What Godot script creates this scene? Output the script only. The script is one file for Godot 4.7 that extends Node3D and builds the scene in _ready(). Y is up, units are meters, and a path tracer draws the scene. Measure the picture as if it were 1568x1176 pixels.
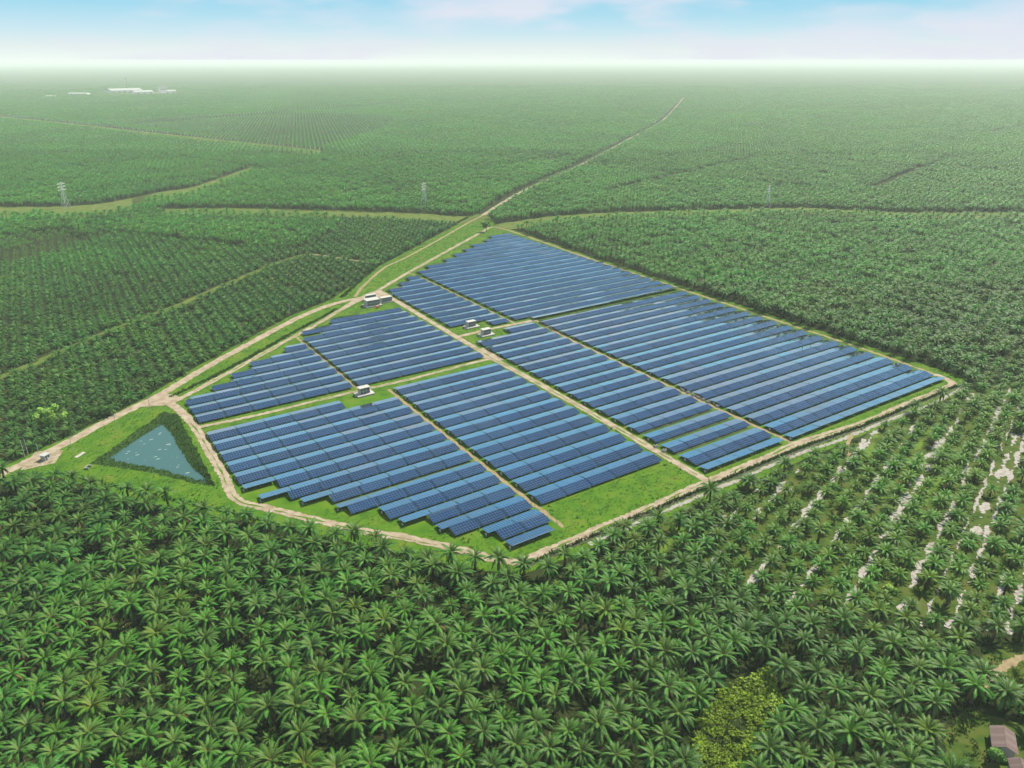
extends Node3D
# Solar farm among oil palms, seen from a drone. Ground plan: x runs along the panel rows, -z across them (v = -z).

const EYE_HEIGHT := 150.0
const FORWARD := Vector2(0.548237, 0.836323)      # ground direction the camera faces, as (u, v)
const SIDE := Vector2(0.836323, -0.548237)        # ground direction to the camera's right
const PITCH := 0.405937                           # radians below the horizon
const LENS := 1154.0                              # focal length in pixels of a 1568 x 1176 frame
const TAU2 := PI * 2.0

var rng := RandomNumberGenerator.new()
var patches := FastNoiseLite.new()
var used := {}
var mats := {}
var lawn := PackedVector2Array()
var pond_rim := PackedVector2Array()
var clearings: Array[PackedVector2Array] = []
var lanes: Array = []                             # [points, half width, box] of gaps in the plantation
var taken := {}                                   # road cells, 1 m, inside the farm

# ---------------------------------------------------------------- small helpers

class Shape:
	var v := PackedVector3Array()
	var n := PackedVector3Array()
	var c := PackedColorArray()
	var t := PackedVector2Array()
	var paint := Color.WHITE
	var flat_uv := true
	func tri(a: Vector3, b: Vector3, d: Vector3) -> void:          # clockwise seen from the front
		var normal := (d - a).cross(b - a).normalized()
		for p: Vector3 in [a, b, d]:
			v.append(p)
			n.append(normal)
			c.append(paint)
			t.append(Vector2(p.x, p.z))
	func quad(a: Vector3, b: Vector3, d: Vector3, e: Vector3) -> void:
		tri(a, b, d)
		tri(a, d, e)
	func box(lo: Vector3, hi: Vector3, m := Transform3D(), bottom := true) -> void:
		var p: Array[Vector3] = []
		for i in 8:
			p.append(m * Vector3(hi.x if i & 1 else lo.x, hi.y if i & 2 else lo.y, hi.z if i & 4 else lo.z))
		quad(p[2], p[6], p[7], p[3])   # top is reversed below when the box is mirrored; both faces draw
		if bottom:
			quad(p[0], p[1], p[5], p[4])
		quad(p[4], p[5], p[7], p[6])
		quad(p[1], p[0], p[2], p[3])
		quad(p[5], p[1], p[3], p[7])
		quad(p[0], p[4], p[6], p[2])
	func tube(a: Vector3, b: Vector3, ra: float, rb: float, sides := 6) -> void:
		var d := (b - a).normalized()
		var s := d.cross(Vector3.RIGHT if absf(d.x) < 0.8 else Vector3.UP).normalized()
		var w := d.cross(s)
		for i in sides:
			var k0 := TAU * i / sides
			var k1 := TAU * (i + 1) / sides
			var o0 := s * cos(k0) + w * sin(k0)
			var o1 := s * cos(k1) + w * sin(k1)
			quad(a + o0 * ra, a + o1 * ra, b + o1 * rb, b + o0 * rb)
			tri(b + o0 * rb, b + o1 * rb, b)
	func mesh() -> ArrayMesh:
		var a := []
		a.resize(Mesh.ARRAY_MAX)
		a[Mesh.ARRAY_VERTEX] = v
		a[Mesh.ARRAY_NORMAL] = n
		a[Mesh.ARRAY_COLOR] = c
		a[Mesh.ARRAY_TEX_UV] = t
		a[Mesh.ARRAY_TEX_UV2] = t
		var m := ArrayMesh.new()
		m.add_surface_from_arrays(Mesh.PRIMITIVE_TRIANGLES, a)
		return m

func at(u: float, v: float, h := 0.0) -> Vector3:
	return Vector3(u, h, -v)

func numbered(called: String) -> String:
	used[called] = used.get(called, -1) + 1
	return called if used[called] == 0 else "%s_%03d" % [called, used[called]]

func put(called: String, mesh: Mesh, m: Material, parent: Node = null) -> MeshInstance3D:
	var o := MeshInstance3D.new()
	o.mesh = mesh
	o.material_override = m
	if parent:
		o.name = called
		parent.add_child(o, true)
	else:
		o.name = numbered(called)
		add_child(o, true)
	return o

func thing(called: String, label: String, category: String, where := Vector3.ZERO, turn := 0.0, group := "") -> Node3D:
	var o := Node3D.new()
	o.name = numbered(called)
	add_child(o, true)
	o.position = where
	o.rotation.y = turn
	tag(o, label, category, group)
	return o

func tag(o: Node, label := "", category := "", group := "", kind := "") -> void:
	if label: o.set_meta("label", label)
	if category: o.set_meta("category", category)
	if group: o.set_meta("group", group)
	if kind: o.set_meta("kind", kind)

func lin(r: float, g: float, b: float) -> Color:
	return Color(r, g, b).linear_to_srgb()

func noise_map(freq: float, ramp: Array, seed_ := 1, octaves := 4, size := 512, kind := FastNoiseLite.TYPE_SIMPLEX_SMOOTH) -> NoiseTexture2D:
	var f := FastNoiseLite.new()
	f.noise_type = kind
	f.seed = seed_
	f.frequency = freq
	f.fractal_octaves = octaves
	var t := NoiseTexture2D.new()
	t.width = size
	t.height = size
	t.seamless = true
	t.noise = f
	if ramp.size():
		var g := Gradient.new()
		var cs := PackedColorArray()
		var os := PackedFloat32Array()
		for i in ramp.size():
			cs.append(ramp[i])
			os.append(float(i) / (ramp.size() - 1))
		g.colors = cs
		g.offsets = os
		t.color_ramp = g
	return t

func ground_mat(ramp: Array, metres: float, fine: Array, fine_metres: float, seed_: int, rough := 0.95) -> StandardMaterial3D:
	var m := StandardMaterial3D.new()
	m.albedo_texture = noise_map(0.012, ramp, seed_, 6)
	m.uv1_scale = Vector3.ONE / metres
	m.detail_enabled = true
	m.detail_blend_mode = BaseMaterial3D.BLEND_MODE_MUL
	m.detail_albedo = noise_map(0.05, fine, seed_ + 7, 5)
	m.detail_uv_layer = BaseMaterial3D.DETAIL_UV_2
	m.uv2_scale = Vector3.ONE / fine_metres
	m.roughness = rough
	m.metallic_specular = 0.2
	return m

func plain(c: Color, rough := 0.8, metal := 0.0) -> StandardMaterial3D:
	var m := StandardMaterial3D.new()
	m.albedo_color = c
	m.roughness = rough
	m.metallic = metal
	return m

func leaf_mat(c: Color, glow := 0.75) -> StandardMaterial3D:
	var m := StandardMaterial3D.new()
	m.vertex_color_use_as_albedo = true
	m.albedo_color = c
	m.roughness = 0.5
	m.metallic_specular = 0.27
	m.cull_mode = BaseMaterial3D.CULL_DISABLED
	m.backlight_enabled = true
	m.backlight = Color(glow * 0.75, glow, glow * 0.25)
	return m

func sheet(called: String, outlines: Array, h: float, m: Material) -> MeshInstance3D:
	var s := Shape.new()
	for o: PackedVector2Array in outlines:
		var k := Geometry2D.triangulate_polygon(o)
		for i in range(0, k.size(), 3):
			var a := o[k[i]]
			var b := o[k[i + 1]]
			var d := o[k[i + 2]]
			if (b - a).cross(d - a) > 0.0:
				s.tri(at(a.x, a.y, h), at(d.x, d.y, h), at(b.x, b.y, h))
			else:
				s.tri(at(a.x, a.y, h), at(b.x, b.y, h), at(d.x, d.y, h))
	return put(called, s.mesh(), m)

func around_pond(outline: PackedVector2Array) -> Array:
	var out := []
	for half: Array in [[-60000.0, 22.0], [22.0, 60000.0]]:
		var r := PackedVector2Array([Vector2(half[0], -60000), Vector2(half[1], -60000), Vector2(half[1], 60000), Vector2(half[0], 60000)])
		for piece in Geometry2D.intersect_polygons(outline, r):
			for rest in Geometry2D.clip_polygons(piece, pond_rim):
				out.append(rest)
	return out

func pv(a: Array) -> PackedVector2Array:
	var p := PackedVector2Array()
	for i in range(0, a.size(), 2):
		p.append(Vector2(a[i], a[i + 1]))
	return p

func ragged(p: PackedVector2Array, step: float, amp: float) -> PackedVector2Array:
	var out := PackedVector2Array()
	for i in p.size():
		var a := p[i]
		var b := p[(i + 1) % p.size()]
		var n := maxi(1, int(a.distance_to(b) / step))
		for k in n:
			out.append(a.lerp(b, float(k) / n) + (Vector2(rng.randf_range(-amp, amp), rng.randf_range(-amp, amp))))
	return out

func evenly(p: PackedVector2Array, step: float) -> PackedVector2Array:
	var c := Curve2D.new()
	for i in p.size():
		var before := p[maxi(i - 1, 0)]
		var after := p[mini(i + 1, p.size() - 1)]
		var dir := (after - before).normalized()
		var li := (p[i] - before).length() * 0.3
		var lo := (after - p[i]).length() * 0.3
		c.add_point(p[i], -dir * li, dir * lo)
	c.bake_interval = step
	return c.get_baked_points()

func road(called: String, points: Array, wide: float, h: float, m: Material, rough_edge := 0.35, label := "", broken := false) -> MeshInstance3D:
	var p := evenly(pv(points), 0.8 if broken else maxf(1.5, wide * 0.35))
	var s := Shape.new()
	var last: Array[Vector2] = []
	for i in p.size():
		var dir := (p[mini(i + 1, p.size() - 1)] - p[maxi(i - 1, 0)]).normalized()
		var side := Vector2(-dir.y, dir.x)
		var wl := wide
		var wr := wide
		if not broken and wide < 8.0:
			wl *= 1.0 + 0.28 * patches.get_noise_2d(p[i].x * 8.0, p[i].y * 8.0)
			wr *= 1.0 + 0.28 * patches.get_noise_2d(p[i].x * 8.0 + 70.0, p[i].y * 8.0)
		if broken:                                    # bare ground shows in uneven patches
			wl *= clampf(0.42 + 2.2 * patches.get_noise_2d(p[i].x * 14.0, p[i].y * 14.0), 0.0, 1.3)
			wr *= clampf(0.42 + 2.2 * patches.get_noise_2d(p[i].x * 14.0 + 40.0, p[i].y * 14.0), 0.0, 1.3)
		var l := p[i] + side * (wl * 0.5 + rng.randf_range(-rough_edge, rough_edge))
		var r := p[i] - side * (wr * 0.5 + rng.randf_range(-rough_edge, rough_edge))
		if i and wl + wr > wide * 0.35:
			s.quad(at(last[0].x, last[0].y, h), at(l.x, l.y, h), at(r.x, r.y, h), at(last[1].x, last[1].y, h))
		last = [l, r]
		if wide < 20.0 and absf(p[i].x) < 800 and p[i].y < 800:
			var w := int(ceil(wide * 0.5))
			for a in range(-w, w + 1):
				for b in range(-w, w + 1):
					if a * a + b * b <= wide * wide * 0.3:
						taken[Vector2i(int(p[i].x) + a, int(p[i].y) + b)] = true
	var o := put(called, s.mesh(), m)
	tag(o, label, "", "", "structure")
	return o

func seen_from_camera(u: float, v: float, h: float, margin: float) -> bool:
	var f := u * FORWARD.x + v * FORWARD.y
	var r := u * SIDE.x + v * SIDE.y
	var deep := sin(PITCH) * (EYE_HEIGHT - h) + cos(PITCH) * f
	var up := -cos(PITCH) * (EYE_HEIGHT - h) + sin(PITCH) * f
	return deep > 20.0 and absf(r / deep) * LENS < 784.0 + margin and absf(up / deep) * LENS < 588.0 + margin

func pixel(u: float, v: float, h: float) -> Vector2:
	var f := u * FORWARD.x + v * FORWARD.y
	var r := u * SIDE.x + v * SIDE.y
	var deep := sin(PITCH) * (EYE_HEIGHT - h) + cos(PITCH) * f
	var up := -cos(PITCH) * (EYE_HEIGHT - h) + sin(PITCH) * f
	return Vector2(784.0 + LENS * r / deep, 588.0 - LENS * up / deep)

# ---------------------------------------------------------------- sky

func sky_colour(el: float, az: float, clouds: FastNoiseLite, wisps: FastNoiseLite) -> Color:
	var stops := [[0.0, Color(0.71, 0.78, 0.73)], [0.8, Color(0.62, 0.70, 0.69)], [1.8, Color(0.47, 0.64, 0.71)], [3.7, Color(0.24, 0.54, 0.69)], [8.0, Color(0.33, 0.78, 0.98)], [17.0, Color(0.29, 0.72, 0.97)], [32.0, Color(0.06, 0.185, 0.41)], [60.0, Color(0.045, 0.145, 0.35)], [90.0, Color(0.04, 0.13, 0.32)]]  # band just above the view is added brightness, for lighter reflections in the panels
	var base: Color = stops[0][1]
	for i in stops.size() - 1:
		if el >= stops[i][0]:
			var k: float = clampf((el - stops[i][0]) / (stops[i + 1][0] - stops[i][0]), 0, 1)
			base = stops[i][1].lerp(stops[i + 1][1], k)
	if el < 0.0:
		return base
	var toward := Vector3(cos(deg_to_rad(el)) * sin(deg_to_rad(az)), sin(deg_to_rad(el)), -cos(deg_to_rad(el)) * cos(deg_to_rad(az)))
	var near_sun := rad_to_deg(toward.angle_to(sun_way))
	base = base.lerp(Color(0.95, 0.95, 0.93), 0.55 * exp(-pow(near_sun / 30.0, 2.0)) + 0.30 * exp(-pow(near_sun / 58.0, 2.0)))
	var far := deg_to_rad(az)
	var q := Vector3(cos(far) * 40.0, el * 3.2, sin(far) * 40.0)
	var w := wisps.get_noise_3dv(q * 2.2) * 0.5
	var d := clouds.get_noise_3dv(q + Vector3(w * 9.0, w * 2.0, w * 5.0)) * 0.5 + 0.5 + w * 0.28
	var low := 1.0 - smoothstep(6.0, 30.0, el)
	var cover := smoothstep(0.42, 0.78, d) * (0.25 + 0.6 * low)
	return base.lerp(Color(0.63, 0.645, 0.72), cover)

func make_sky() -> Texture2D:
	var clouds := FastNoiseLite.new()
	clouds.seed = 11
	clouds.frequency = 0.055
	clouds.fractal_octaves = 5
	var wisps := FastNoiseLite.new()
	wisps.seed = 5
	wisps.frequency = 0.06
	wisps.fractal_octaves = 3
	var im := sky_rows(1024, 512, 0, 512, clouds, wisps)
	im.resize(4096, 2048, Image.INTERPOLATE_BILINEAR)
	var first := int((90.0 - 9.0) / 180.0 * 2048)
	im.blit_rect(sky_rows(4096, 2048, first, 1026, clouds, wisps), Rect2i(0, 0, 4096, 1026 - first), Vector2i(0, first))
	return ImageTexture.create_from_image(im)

func sky_rows(w: int, h: int, from: int, to: int, clouds: FastNoiseLite, wisps: FastNoiseLite) -> Image:
	var data := PackedByteArray()
	data.resize(w * (to - from) * 3)
	var i := 0
	for y in range(from, to):
		var el := 90.0 - (y + 0.5) / h * 180.0
		if el < -1.0:
			var c := Color(0.71, 0.78, 0.73).linear_to_srgb()
			for x in w:
				data[i] = c.r8
				data[i + 1] = c.g8
				data[i + 2] = c.b8
				i += 3
			continue
		for x in w:
			var c := sky_colour(el, (x + 0.5) / w * 360.0 - 180.0, clouds, wisps).linear_to_srgb()
			data[i] = c.r8
			data[i + 1] = c.g8
			data[i + 2] = c.b8
			i += 3
	return Image.create_from_data(w, to - from, false, Image.FORMAT_RGB8, data)

# ---------------------------------------------------------------- panels

var table_meshes := {}
var frame_meshes := {}
const SLOPE_RUN := 4.82
const LOW := 1.0
const HIGH := 1.78

func table_mesh(cols: int, rows: int, variant: int) -> ArrayMesh:
	# A sloping table of framed modules: local x along the row, low edge at z = 0, high edge at z = run; two surfaces: cells and frames.
	var key := Vector3i(cols, rows, variant)
	if table_meshes.has(key):
		return table_meshes[key]
	var r := RandomNumberGenerator.new()
	r.seed = 100 + cols * 31 + rows * 7 + variant
	var run := SLOPE_RUN * rows / 4.0
	var batch: float = [1.0, 0.86, 1.1, 0.94, 1.18, 0.8][variant]
	var glass := Shape.new()
	var frame := Shape.new()
	var dz := run / rows
	var rise := (HIGH - LOW) / 4.0
	for i in cols:
		for j in rows:
			var tone := r.randf_range(0.88, 1.1) * batch
			glass.paint = Color(tone, tone, tone)
			var x0 := i * 1.1 + 0.012
			var x1 := (i + 1) * 1.1 - 0.012
			var z0 := j * dz + 0.012
			var z1 := (j + 1) * dz - 0.012
			var y0 := LOW + rise * (z0 / dz)
			var y1 := LOW + rise * (z1 / dz)
			var e := 0.016
			var k := rise / dz
			var o: Array[Vector3] = [Vector3(x0, y0, z0), Vector3(x1, y0, z0), Vector3(x1, y1, z1), Vector3(x0, y1, z1)]
			var q: Array[Vector3] = [Vector3(x0 + e, y0 + e * k, z0 + e), Vector3(x1 - e, y0 + e * k, z0 + e), Vector3(x1 - e, y1 - e * k, z1 - e), Vector3(x0 + e, y1 - e * k, z1 - e)]
			glass.quad(q[0] + Vector3.DOWN * 0.004, q[1] + Vector3.DOWN * 0.004, q[2] + Vector3.DOWN * 0.004, q[3] + Vector3.DOWN * 0.004)
			for s in 4:
				var b := (s + 1) % 4
				frame.quad(o[s], o[b], q[b], q[s])
				frame.quad(o[b], o[s], o[s] + Vector3.DOWN * 0.045, o[b] + Vector3.DOWN * 0.045)
			frame.quad(o[3] + Vector3.DOWN * 0.045, o[2] + Vector3.DOWN * 0.045, o[1] + Vector3.DOWN * 0.045, o[0] + Vector3.DOWN * 0.045)
	var m := glass.mesh()
	var a := frame.mesh().surface_get_arrays(0)
	m.add_surface_from_arrays(Mesh.PRIMITIVE_TRIANGLES, a)
	m.surface_set_material(0, mats.cells)
	m.surface_set_material(1, mats.alu)
	table_meshes[key] = m
	return m

func frame_mesh(cols: int, far: bool, near: bool) -> ArrayMesh:
	# posts and rails under one section; z = 0 is the ridge, +z the near side
	var key := Vector3i(cols, int(far), int(near))
	if frame_meshes.has(key):
		return frame_meshes[key]
	var s := Shape.new()
	var long := cols * 1.1
	for side in [-1, 1]:
		if (side < 0 and not far) or (side > 0 and not near):
			continue
		for z: float in [0.35, 2.4, 4.45]:
			var top := HIGH - (HIGH - LOW) * z / SLOPE_RUN - 0.06
			for k in 3:
				var x := long * (0.08 + 0.42 * k)
				s.box(Vector3(x - 0.06, 0.0, side * z - 0.06), Vector3(x + 0.06, top - 0.1, side * z + 0.06), Transform3D(), false)
			s.box(Vector3(0.05, top - 0.12, side * z - 0.04), Vector3(long - 0.05, top - 0.02, side * z + 0.04))
	frame_meshes[key] = s.mesh()
	return frame_meshes[key]

func ordinal(n: int) -> String:
	var e := "th"
	if n % 100 < 11 or n % 100 > 13:
		e = {1: "st", 2: "nd", 3: "rd"}.get(n % 10, "th")
	return str(n) + e

func panel_row(block: String, place: int, far_v: float, la: float, lb: float, da: float, db: float, section: float, light_rows := 4, dark_rows := 4) -> void:
	var u0 := minf(la if lb > la else da, da if db > da else la)
	var ridge := far_v - SLOPE_RUN
	var label := "solar panel row in %s, %s from its near edge" % [block, ordinal(place)]
	var o := thing("solar_panel_row", label, "solar panels", at(u0, ridge), 0.0, "solar panel rows in " + block)
	var box_done := false
	for slope: int in 2:
		var a := la if slope == 0 else da
		var b := lb if slope == 0 else db
		if b - a < 1.0:
			continue
		var count := maxi(1, roundi((b - a) / section))
		var each := (b - a) / count
		var gap := 0.34
		for i in count:
			var cols := maxi(1, roundi((each - gap) / 1.1))
			var rows := light_rows if slope == 0 else dark_rows
			var t := put("panel_table", table_mesh(cols, rows, rng.randi() % 6), null, o)
			var x := a + i * each + gap * 0.5 - u0
			var stretch := (each - gap) / (cols * 1.1)
			# low edge at the valley, high edge at the ridge
			if slope == 0:
				t.transform = Transform3D(Basis(Vector3(stretch, 0, 0), Vector3.UP, Vector3.BACK), Vector3(x, 0, -SLOPE_RUN * rows / 4.0))
				if rows < 4: t.position.y = (HIGH - LOW) * (4 - rows) / 4.0
			else:
				t.transform = Transform3D(Basis(Vector3(-stretch, 0, 0), Vector3.UP, Vector3.FORWARD), Vector3(x + each - gap, 0, SLOPE_RUN * rows / 4.0))
				if rows < 4: t.position.y = (HIGH - LOW) * (4 - rows) / 4.0
			t.position += Vector3(0, rng.randf_range(-0.02, 0.02), 0)
			t.rotate_object_local(Vector3.RIGHT, rng.randf_range(-0.016, 0.016))
			var f := put("support_frame", frame_mesh(cols, slope == 0, slope == 1), mats.steel, o)
			f.position.x = x
			f.scale.x = stretch
	var s := Shape.new()
	s.box(Vector3(-0.14, 0.35, -1.2), Vector3(0.1, 1.15, -0.45))
	s.box(Vector3(-0.04, 0.0, -0.87), Vector3(0.04, 0.35, -0.78))
	var bx := put("string_inverter_box", s.mesh(), mats.white, o)
	if db - da < 1.0 or la <= da:
		bx.position.x = la - u0 - 0.1
	else:
		bx.position = Vector3(da - u0 - 0.1, 0, 1.6)

func build_panels() -> void:
	var n := 0
	# [light from, light to, dark from, dark to] of each row, nearest row first
	var left_low := [[114.3, 132.2, 0, 0], [111.5, 134.6, 114.3, 134.8], [99.4, 134.6, 102, 134.6], [90.2, 134.6, 99.3, 134.6], [87.3, 134.6, 87.5, 134.6], [74.9, 134.6, 77.6, 134.6], [65.5, 134.6, 74.9, 134.6], [53.2, 134.6, 62.7, 134.6], [50, 134.6, 62.1, 134.6], [49.7, 134.6, 49.7, 134.6], [49.5, 134.5, 49.5, 134.5], [49.4, 134.4, 49.4, 134.4], [49.3, 134.3, 49.3, 134.3], [49.2, 110, 49.2, 110]]
	for k in left_low.size():
		var r: Array = left_low[k]
		panel_row("lower-left block beside the pond track", k + 1, 179.3 + 10.7 * k, r[0], r[1], r[2], r[3], 12.2, 3 if k == 5 else 4)
	for k in range(2, 14):
		panel_row("middle block above the open lawn", k - 1, 179.3 + 10.7 * k, 138.1, 198.2, 138.1, 198.2, 12.0)
	var left_high := [[48.8, 122.3, 48.9, 122.3], [48.6, 122.6, 48.8, 122.6], [51.1, 122.8, 48.6, 122.8], [72.8, 122.8, 63, 122.8], [84.9, 122.8, 75.5, 122.8], [100.1, 122.8, 87.9, 122.8], [111.9, 122.6, 109.5, 122.6]]
	for k in left_high.size():
		var r: Array = left_high[k]
		panel_row("wedge block above the pond", k + 1, 339.7 + 11.0 * k, r[0], r[1], r[2], r[3], 12.2)
	var below_station := [[125, 198.4, 125, 198.4], [125, 198.4, 125, 198.4], [125, 198.2, 125, 198.2], [125, 198.0, 125, 198.0], [125, 198, 125, 198], [125, 198, 125, 198], [125, 198, 125, 198], [136.8, 197.8, 124.6, 197.8], [136.8, 197.6, 127.5, 197.6], [151.4, 169.8, 149, 197.4]]
	for k in below_station.size():
		var r: Array = below_station[k]
		panel_row("block below the white substation", k + 1, 339.7 + 11.05 * k, r[0], r[1], r[2], r[3], 12.2)
	for k in range(-1, 11):
		var a: float = {-1: 230.8, 8: 208.5, 9: 221.9, 10: 233.4}.get(k, 206.9)
		panel_row("narrow block behind the two white cabins", k + 2, 393.6 + 10.95 * k, a, 243.0, a, 243.0, 12.2)
	panel_row("farthest block", 1, 373.2, 258, 383, 0, 0, 12.2)
	for k in 20:
		var a: float = {12: 248.5, 13: 261, 14: 283, 15: 298, 16: 314, 17: 328, 18: 348, 19: 360}.get(k, 247.4)
		panel_row("farthest block", k + 2, 383.4 + 10.95 * k, a, 383.5, a, 383.5, 12.2)
	for k in 18:
		var a := 232.0 if k == 17 else 206.5
		panel_row("central block right of the sand road", k + 1, 179.6 + 10.87 * k, a, 253.2, a if k else 0.0, 253.2 if k else 0.0, 9.35, 4, 3 if k in [2, 3, 4] else 4)
	for k in 18:
		var b := 378.0 + 0.12 * k
		panel_row("large right-hand block", k + 1, 179.2 + 10.88 * k, 257.8, b, 257.8 if k else 0.0, b if k else 0.0, 9.4)

# ---------------------------------------------------------------- plants

func palm_crown(seed_: int, fronds: int, stations: int, long: float, full: bool, light := 1.0, only := -1) -> ArrayMesh:
	var r := RandomNumberGenerator.new()
	r.seed = seed_
	var whole := Shape.new()
	var spare := Shape.new()
	for i in fronds:
		var s := whole if only < 0 or only == i else spare     # one frond alone, or the whole crown
		var rank := float(i) / fronds                              # 0 young and upright, 1 old and hanging
		var az := i * 2.39996 + r.randf_range(-0.2, 0.2)
		var e := lerpf(1.25, -0.1, pow(rank, 0.8)) + r.randf_range(-0.12, 0.12)
		var droop := lerpf(0.9, 1.15, rank) + r.randf_range(-0.15, 0.2)
		var l := long * lerpf(0.72, 1.0, smoothstep(0.0, 0.35, rank)) * r.randf_range(0.9, 1.08)
		var tone := r.randf_range(0.68, 1.32) * light
		var old := smoothstep(0.86, 1.0, rank) * (1.0 if r.randf() < 0.4 else 0.25)
		var leaf := Color(0.046 * tone, 0.160 * tone, 0.022 * tone).lerp(Color(0.17, 0.12, 0.05), old * 0.7)
		leaf = leaf.lerp(Color(0.12, 0.21, 0.04), (1.0 - smoothstep(0.0, 0.3, rank)) * 0.45)
		if full and i >= fronds - 3:
			leaf = Color(0.16, 0.11, 0.05) * r.randf_range(0.6, 1.3)
			e = -0.5
			l *= 0.85
		var out := Vector3(cos(az), 0, sin(az))
		var side := Vector3(-sin(az), 0, cos(az))
		var p := Vector3(0, 0, 0) + out * 0.15
		var twist := r.randf_range(-0.35, 0.35)
		for j in stations:
			var k := (j + 0.5) / stations
			var ang := e - droop * pow(k, 1.25)
			var dir := out * cos(ang) + Vector3.UP * sin(ang)
			var q := p + dir * (l / stations)
			var up := dir.cross(side).normalized() * -1.0
			if up.y < 0.0: up = -up
			var sd := (side * cos(twist) + up * sin(twist)).normalized()
			var w := (0.66 if full else 1.0) * sin(PI * (0.12 + 0.80 * k)) * (long / 5.2)
			for d: float in [-1.0, 1.0]:
				var ww := w * r.randf_range(0.75, 1.15)
				var tip := q + sd * d * ww + dir * ww * 0.45 + Vector3.DOWN * ww * r.randf_range(0.1, 0.42)
				var mid := p.lerp(q, 0.25) + sd * d * ww * 0.62 + dir * ww * 0.1 + Vector3.DOWN * ww * 0.06
				s.paint = leaf * r.randf_range(0.82, 1.15)
				if full:
					s.tri(p, mid, q)
					s.tri(mid, tip, q)
				else:
					s.tri(p, tip, q)
			if full and k < 0.8:
				s.paint = Color(0.20, 0.24, 0.08)
				var t0 := 0.07 * (1.0 - k) + 0.015
				s.quad(p - side * t0 + up * 0.03, q - side * t0 + up * 0.03, q + side * t0 + up * 0.03, p + side * t0 + up * 0.03)
			p = q
		if full:
			s.paint = Color(0.14, 0.17, 0.06)
			s.tri(out * 0.1 - side * 0.12, out * 0.9 + Vector3.UP * sin(e) * 0.8, out * 0.1 + side * 0.12)
	return whole.mesh()

func palm_trunk(seed_: int, high: float) -> ArrayMesh:
	var r := RandomNumberGenerator.new()
	r.seed = seed_
	var s := Shape.new()
	s.paint = Color(0.075, 0.06, 0.042)
	var n := 5
	var p := Vector3.ZERO
	var lean := Vector3(r.randf_range(-0.05, 0.05), 0, r.randf_range(-0.05, 0.05))
	for i in n:
		var q := p + Vector3.UP * (high / n) + lean * (high / n)
		var ra := lerpf(0.42, 0.30, float(i) / n) + (0.1 if i == 0 else 0.0)
		s.tube(p, q, ra, lerpf(0.42, 0.30, float(i + 1) / n), 7)
		for k in 5:                                               # stubs of cut fronds
			var a := r.randf() * TAU
			var b := p.lerp(q, r.randf()) + Vector3(cos(a), 0, sin(a)) * ra * 0.8
			s.tri(b + Vector3(-sin(a), 0, cos(a)) * 0.12, b + Vector3(cos(a) * 0.3, 0.32, sin(a) * 0.3), b - Vector3(-sin(a), 0, cos(a)) * 0.12)
		p = q
	s.tube(p, p + Vector3.UP * 0.5, 0.5, 0.2, 7)
	return s.mesh()

func join(a: ArrayMesh, b: ArrayMesh, lift: Vector3) -> ArrayMesh:
	var st := SurfaceTool.new()
	st.begin(Mesh.PRIMITIVE_TRIANGLES)
	st.append_from(a, 0, Transform3D())
	st.append_from(b, 0, Transform3D(Basis(), lift))
	return st.commit()

func near_lane(p: Vector2) -> bool:
	for l: Array in lanes:
		if not (l[2] as Rect2).has_point(p):
			continue
		var pts: PackedVector2Array = l[0]
		for i in pts.size() - 1:
			if Geometry2D.get_closest_point_to_segment(p, pts[i], pts[i + 1]).distance_squared_to(p) < l[1] * l[1]:
				return true
	return false

func lane(points: Array, half: float) -> PackedVector2Array:
	var p := pv(points)
	var box := Rect2(p[0], Vector2.ZERO)
	for q in p:
		box = box.expand(q)
	lanes.append([p, half, box.grow(half)])
	return p

func open_lane(called: String, points: Array, near: float, m: Material, label: String) -> void:
	var far_side := evenly(pv(points), 6.0)
	var s := Shape.new()
	var out := PackedVector2Array()
	var wobble := 0.0
	var back := PackedVector2Array()
	for i in far_side.size():
		wobble = clampf(wobble + rng.randf_range(-0.004, 0.004), -0.006, 0.006)
		out.append(far_side[i])
		back.append(far_side[i] * (near + wobble))
		if i:
			var a := out[i - 1]
			var b := out[i]
			var c := back[i]
			var d := back[i - 1]
			s.quad(at(a.x, a.y, 0.045), at(b.x, b.y, 0.045), at(c.x, c.y, 0.045), at(d.x, d.y, 0.045))
	back.reverse()
	out.append_array(back)
	clearings.append(out)
	tag(put(called, s.mesh(), m), label, "", "", "structure")

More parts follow.
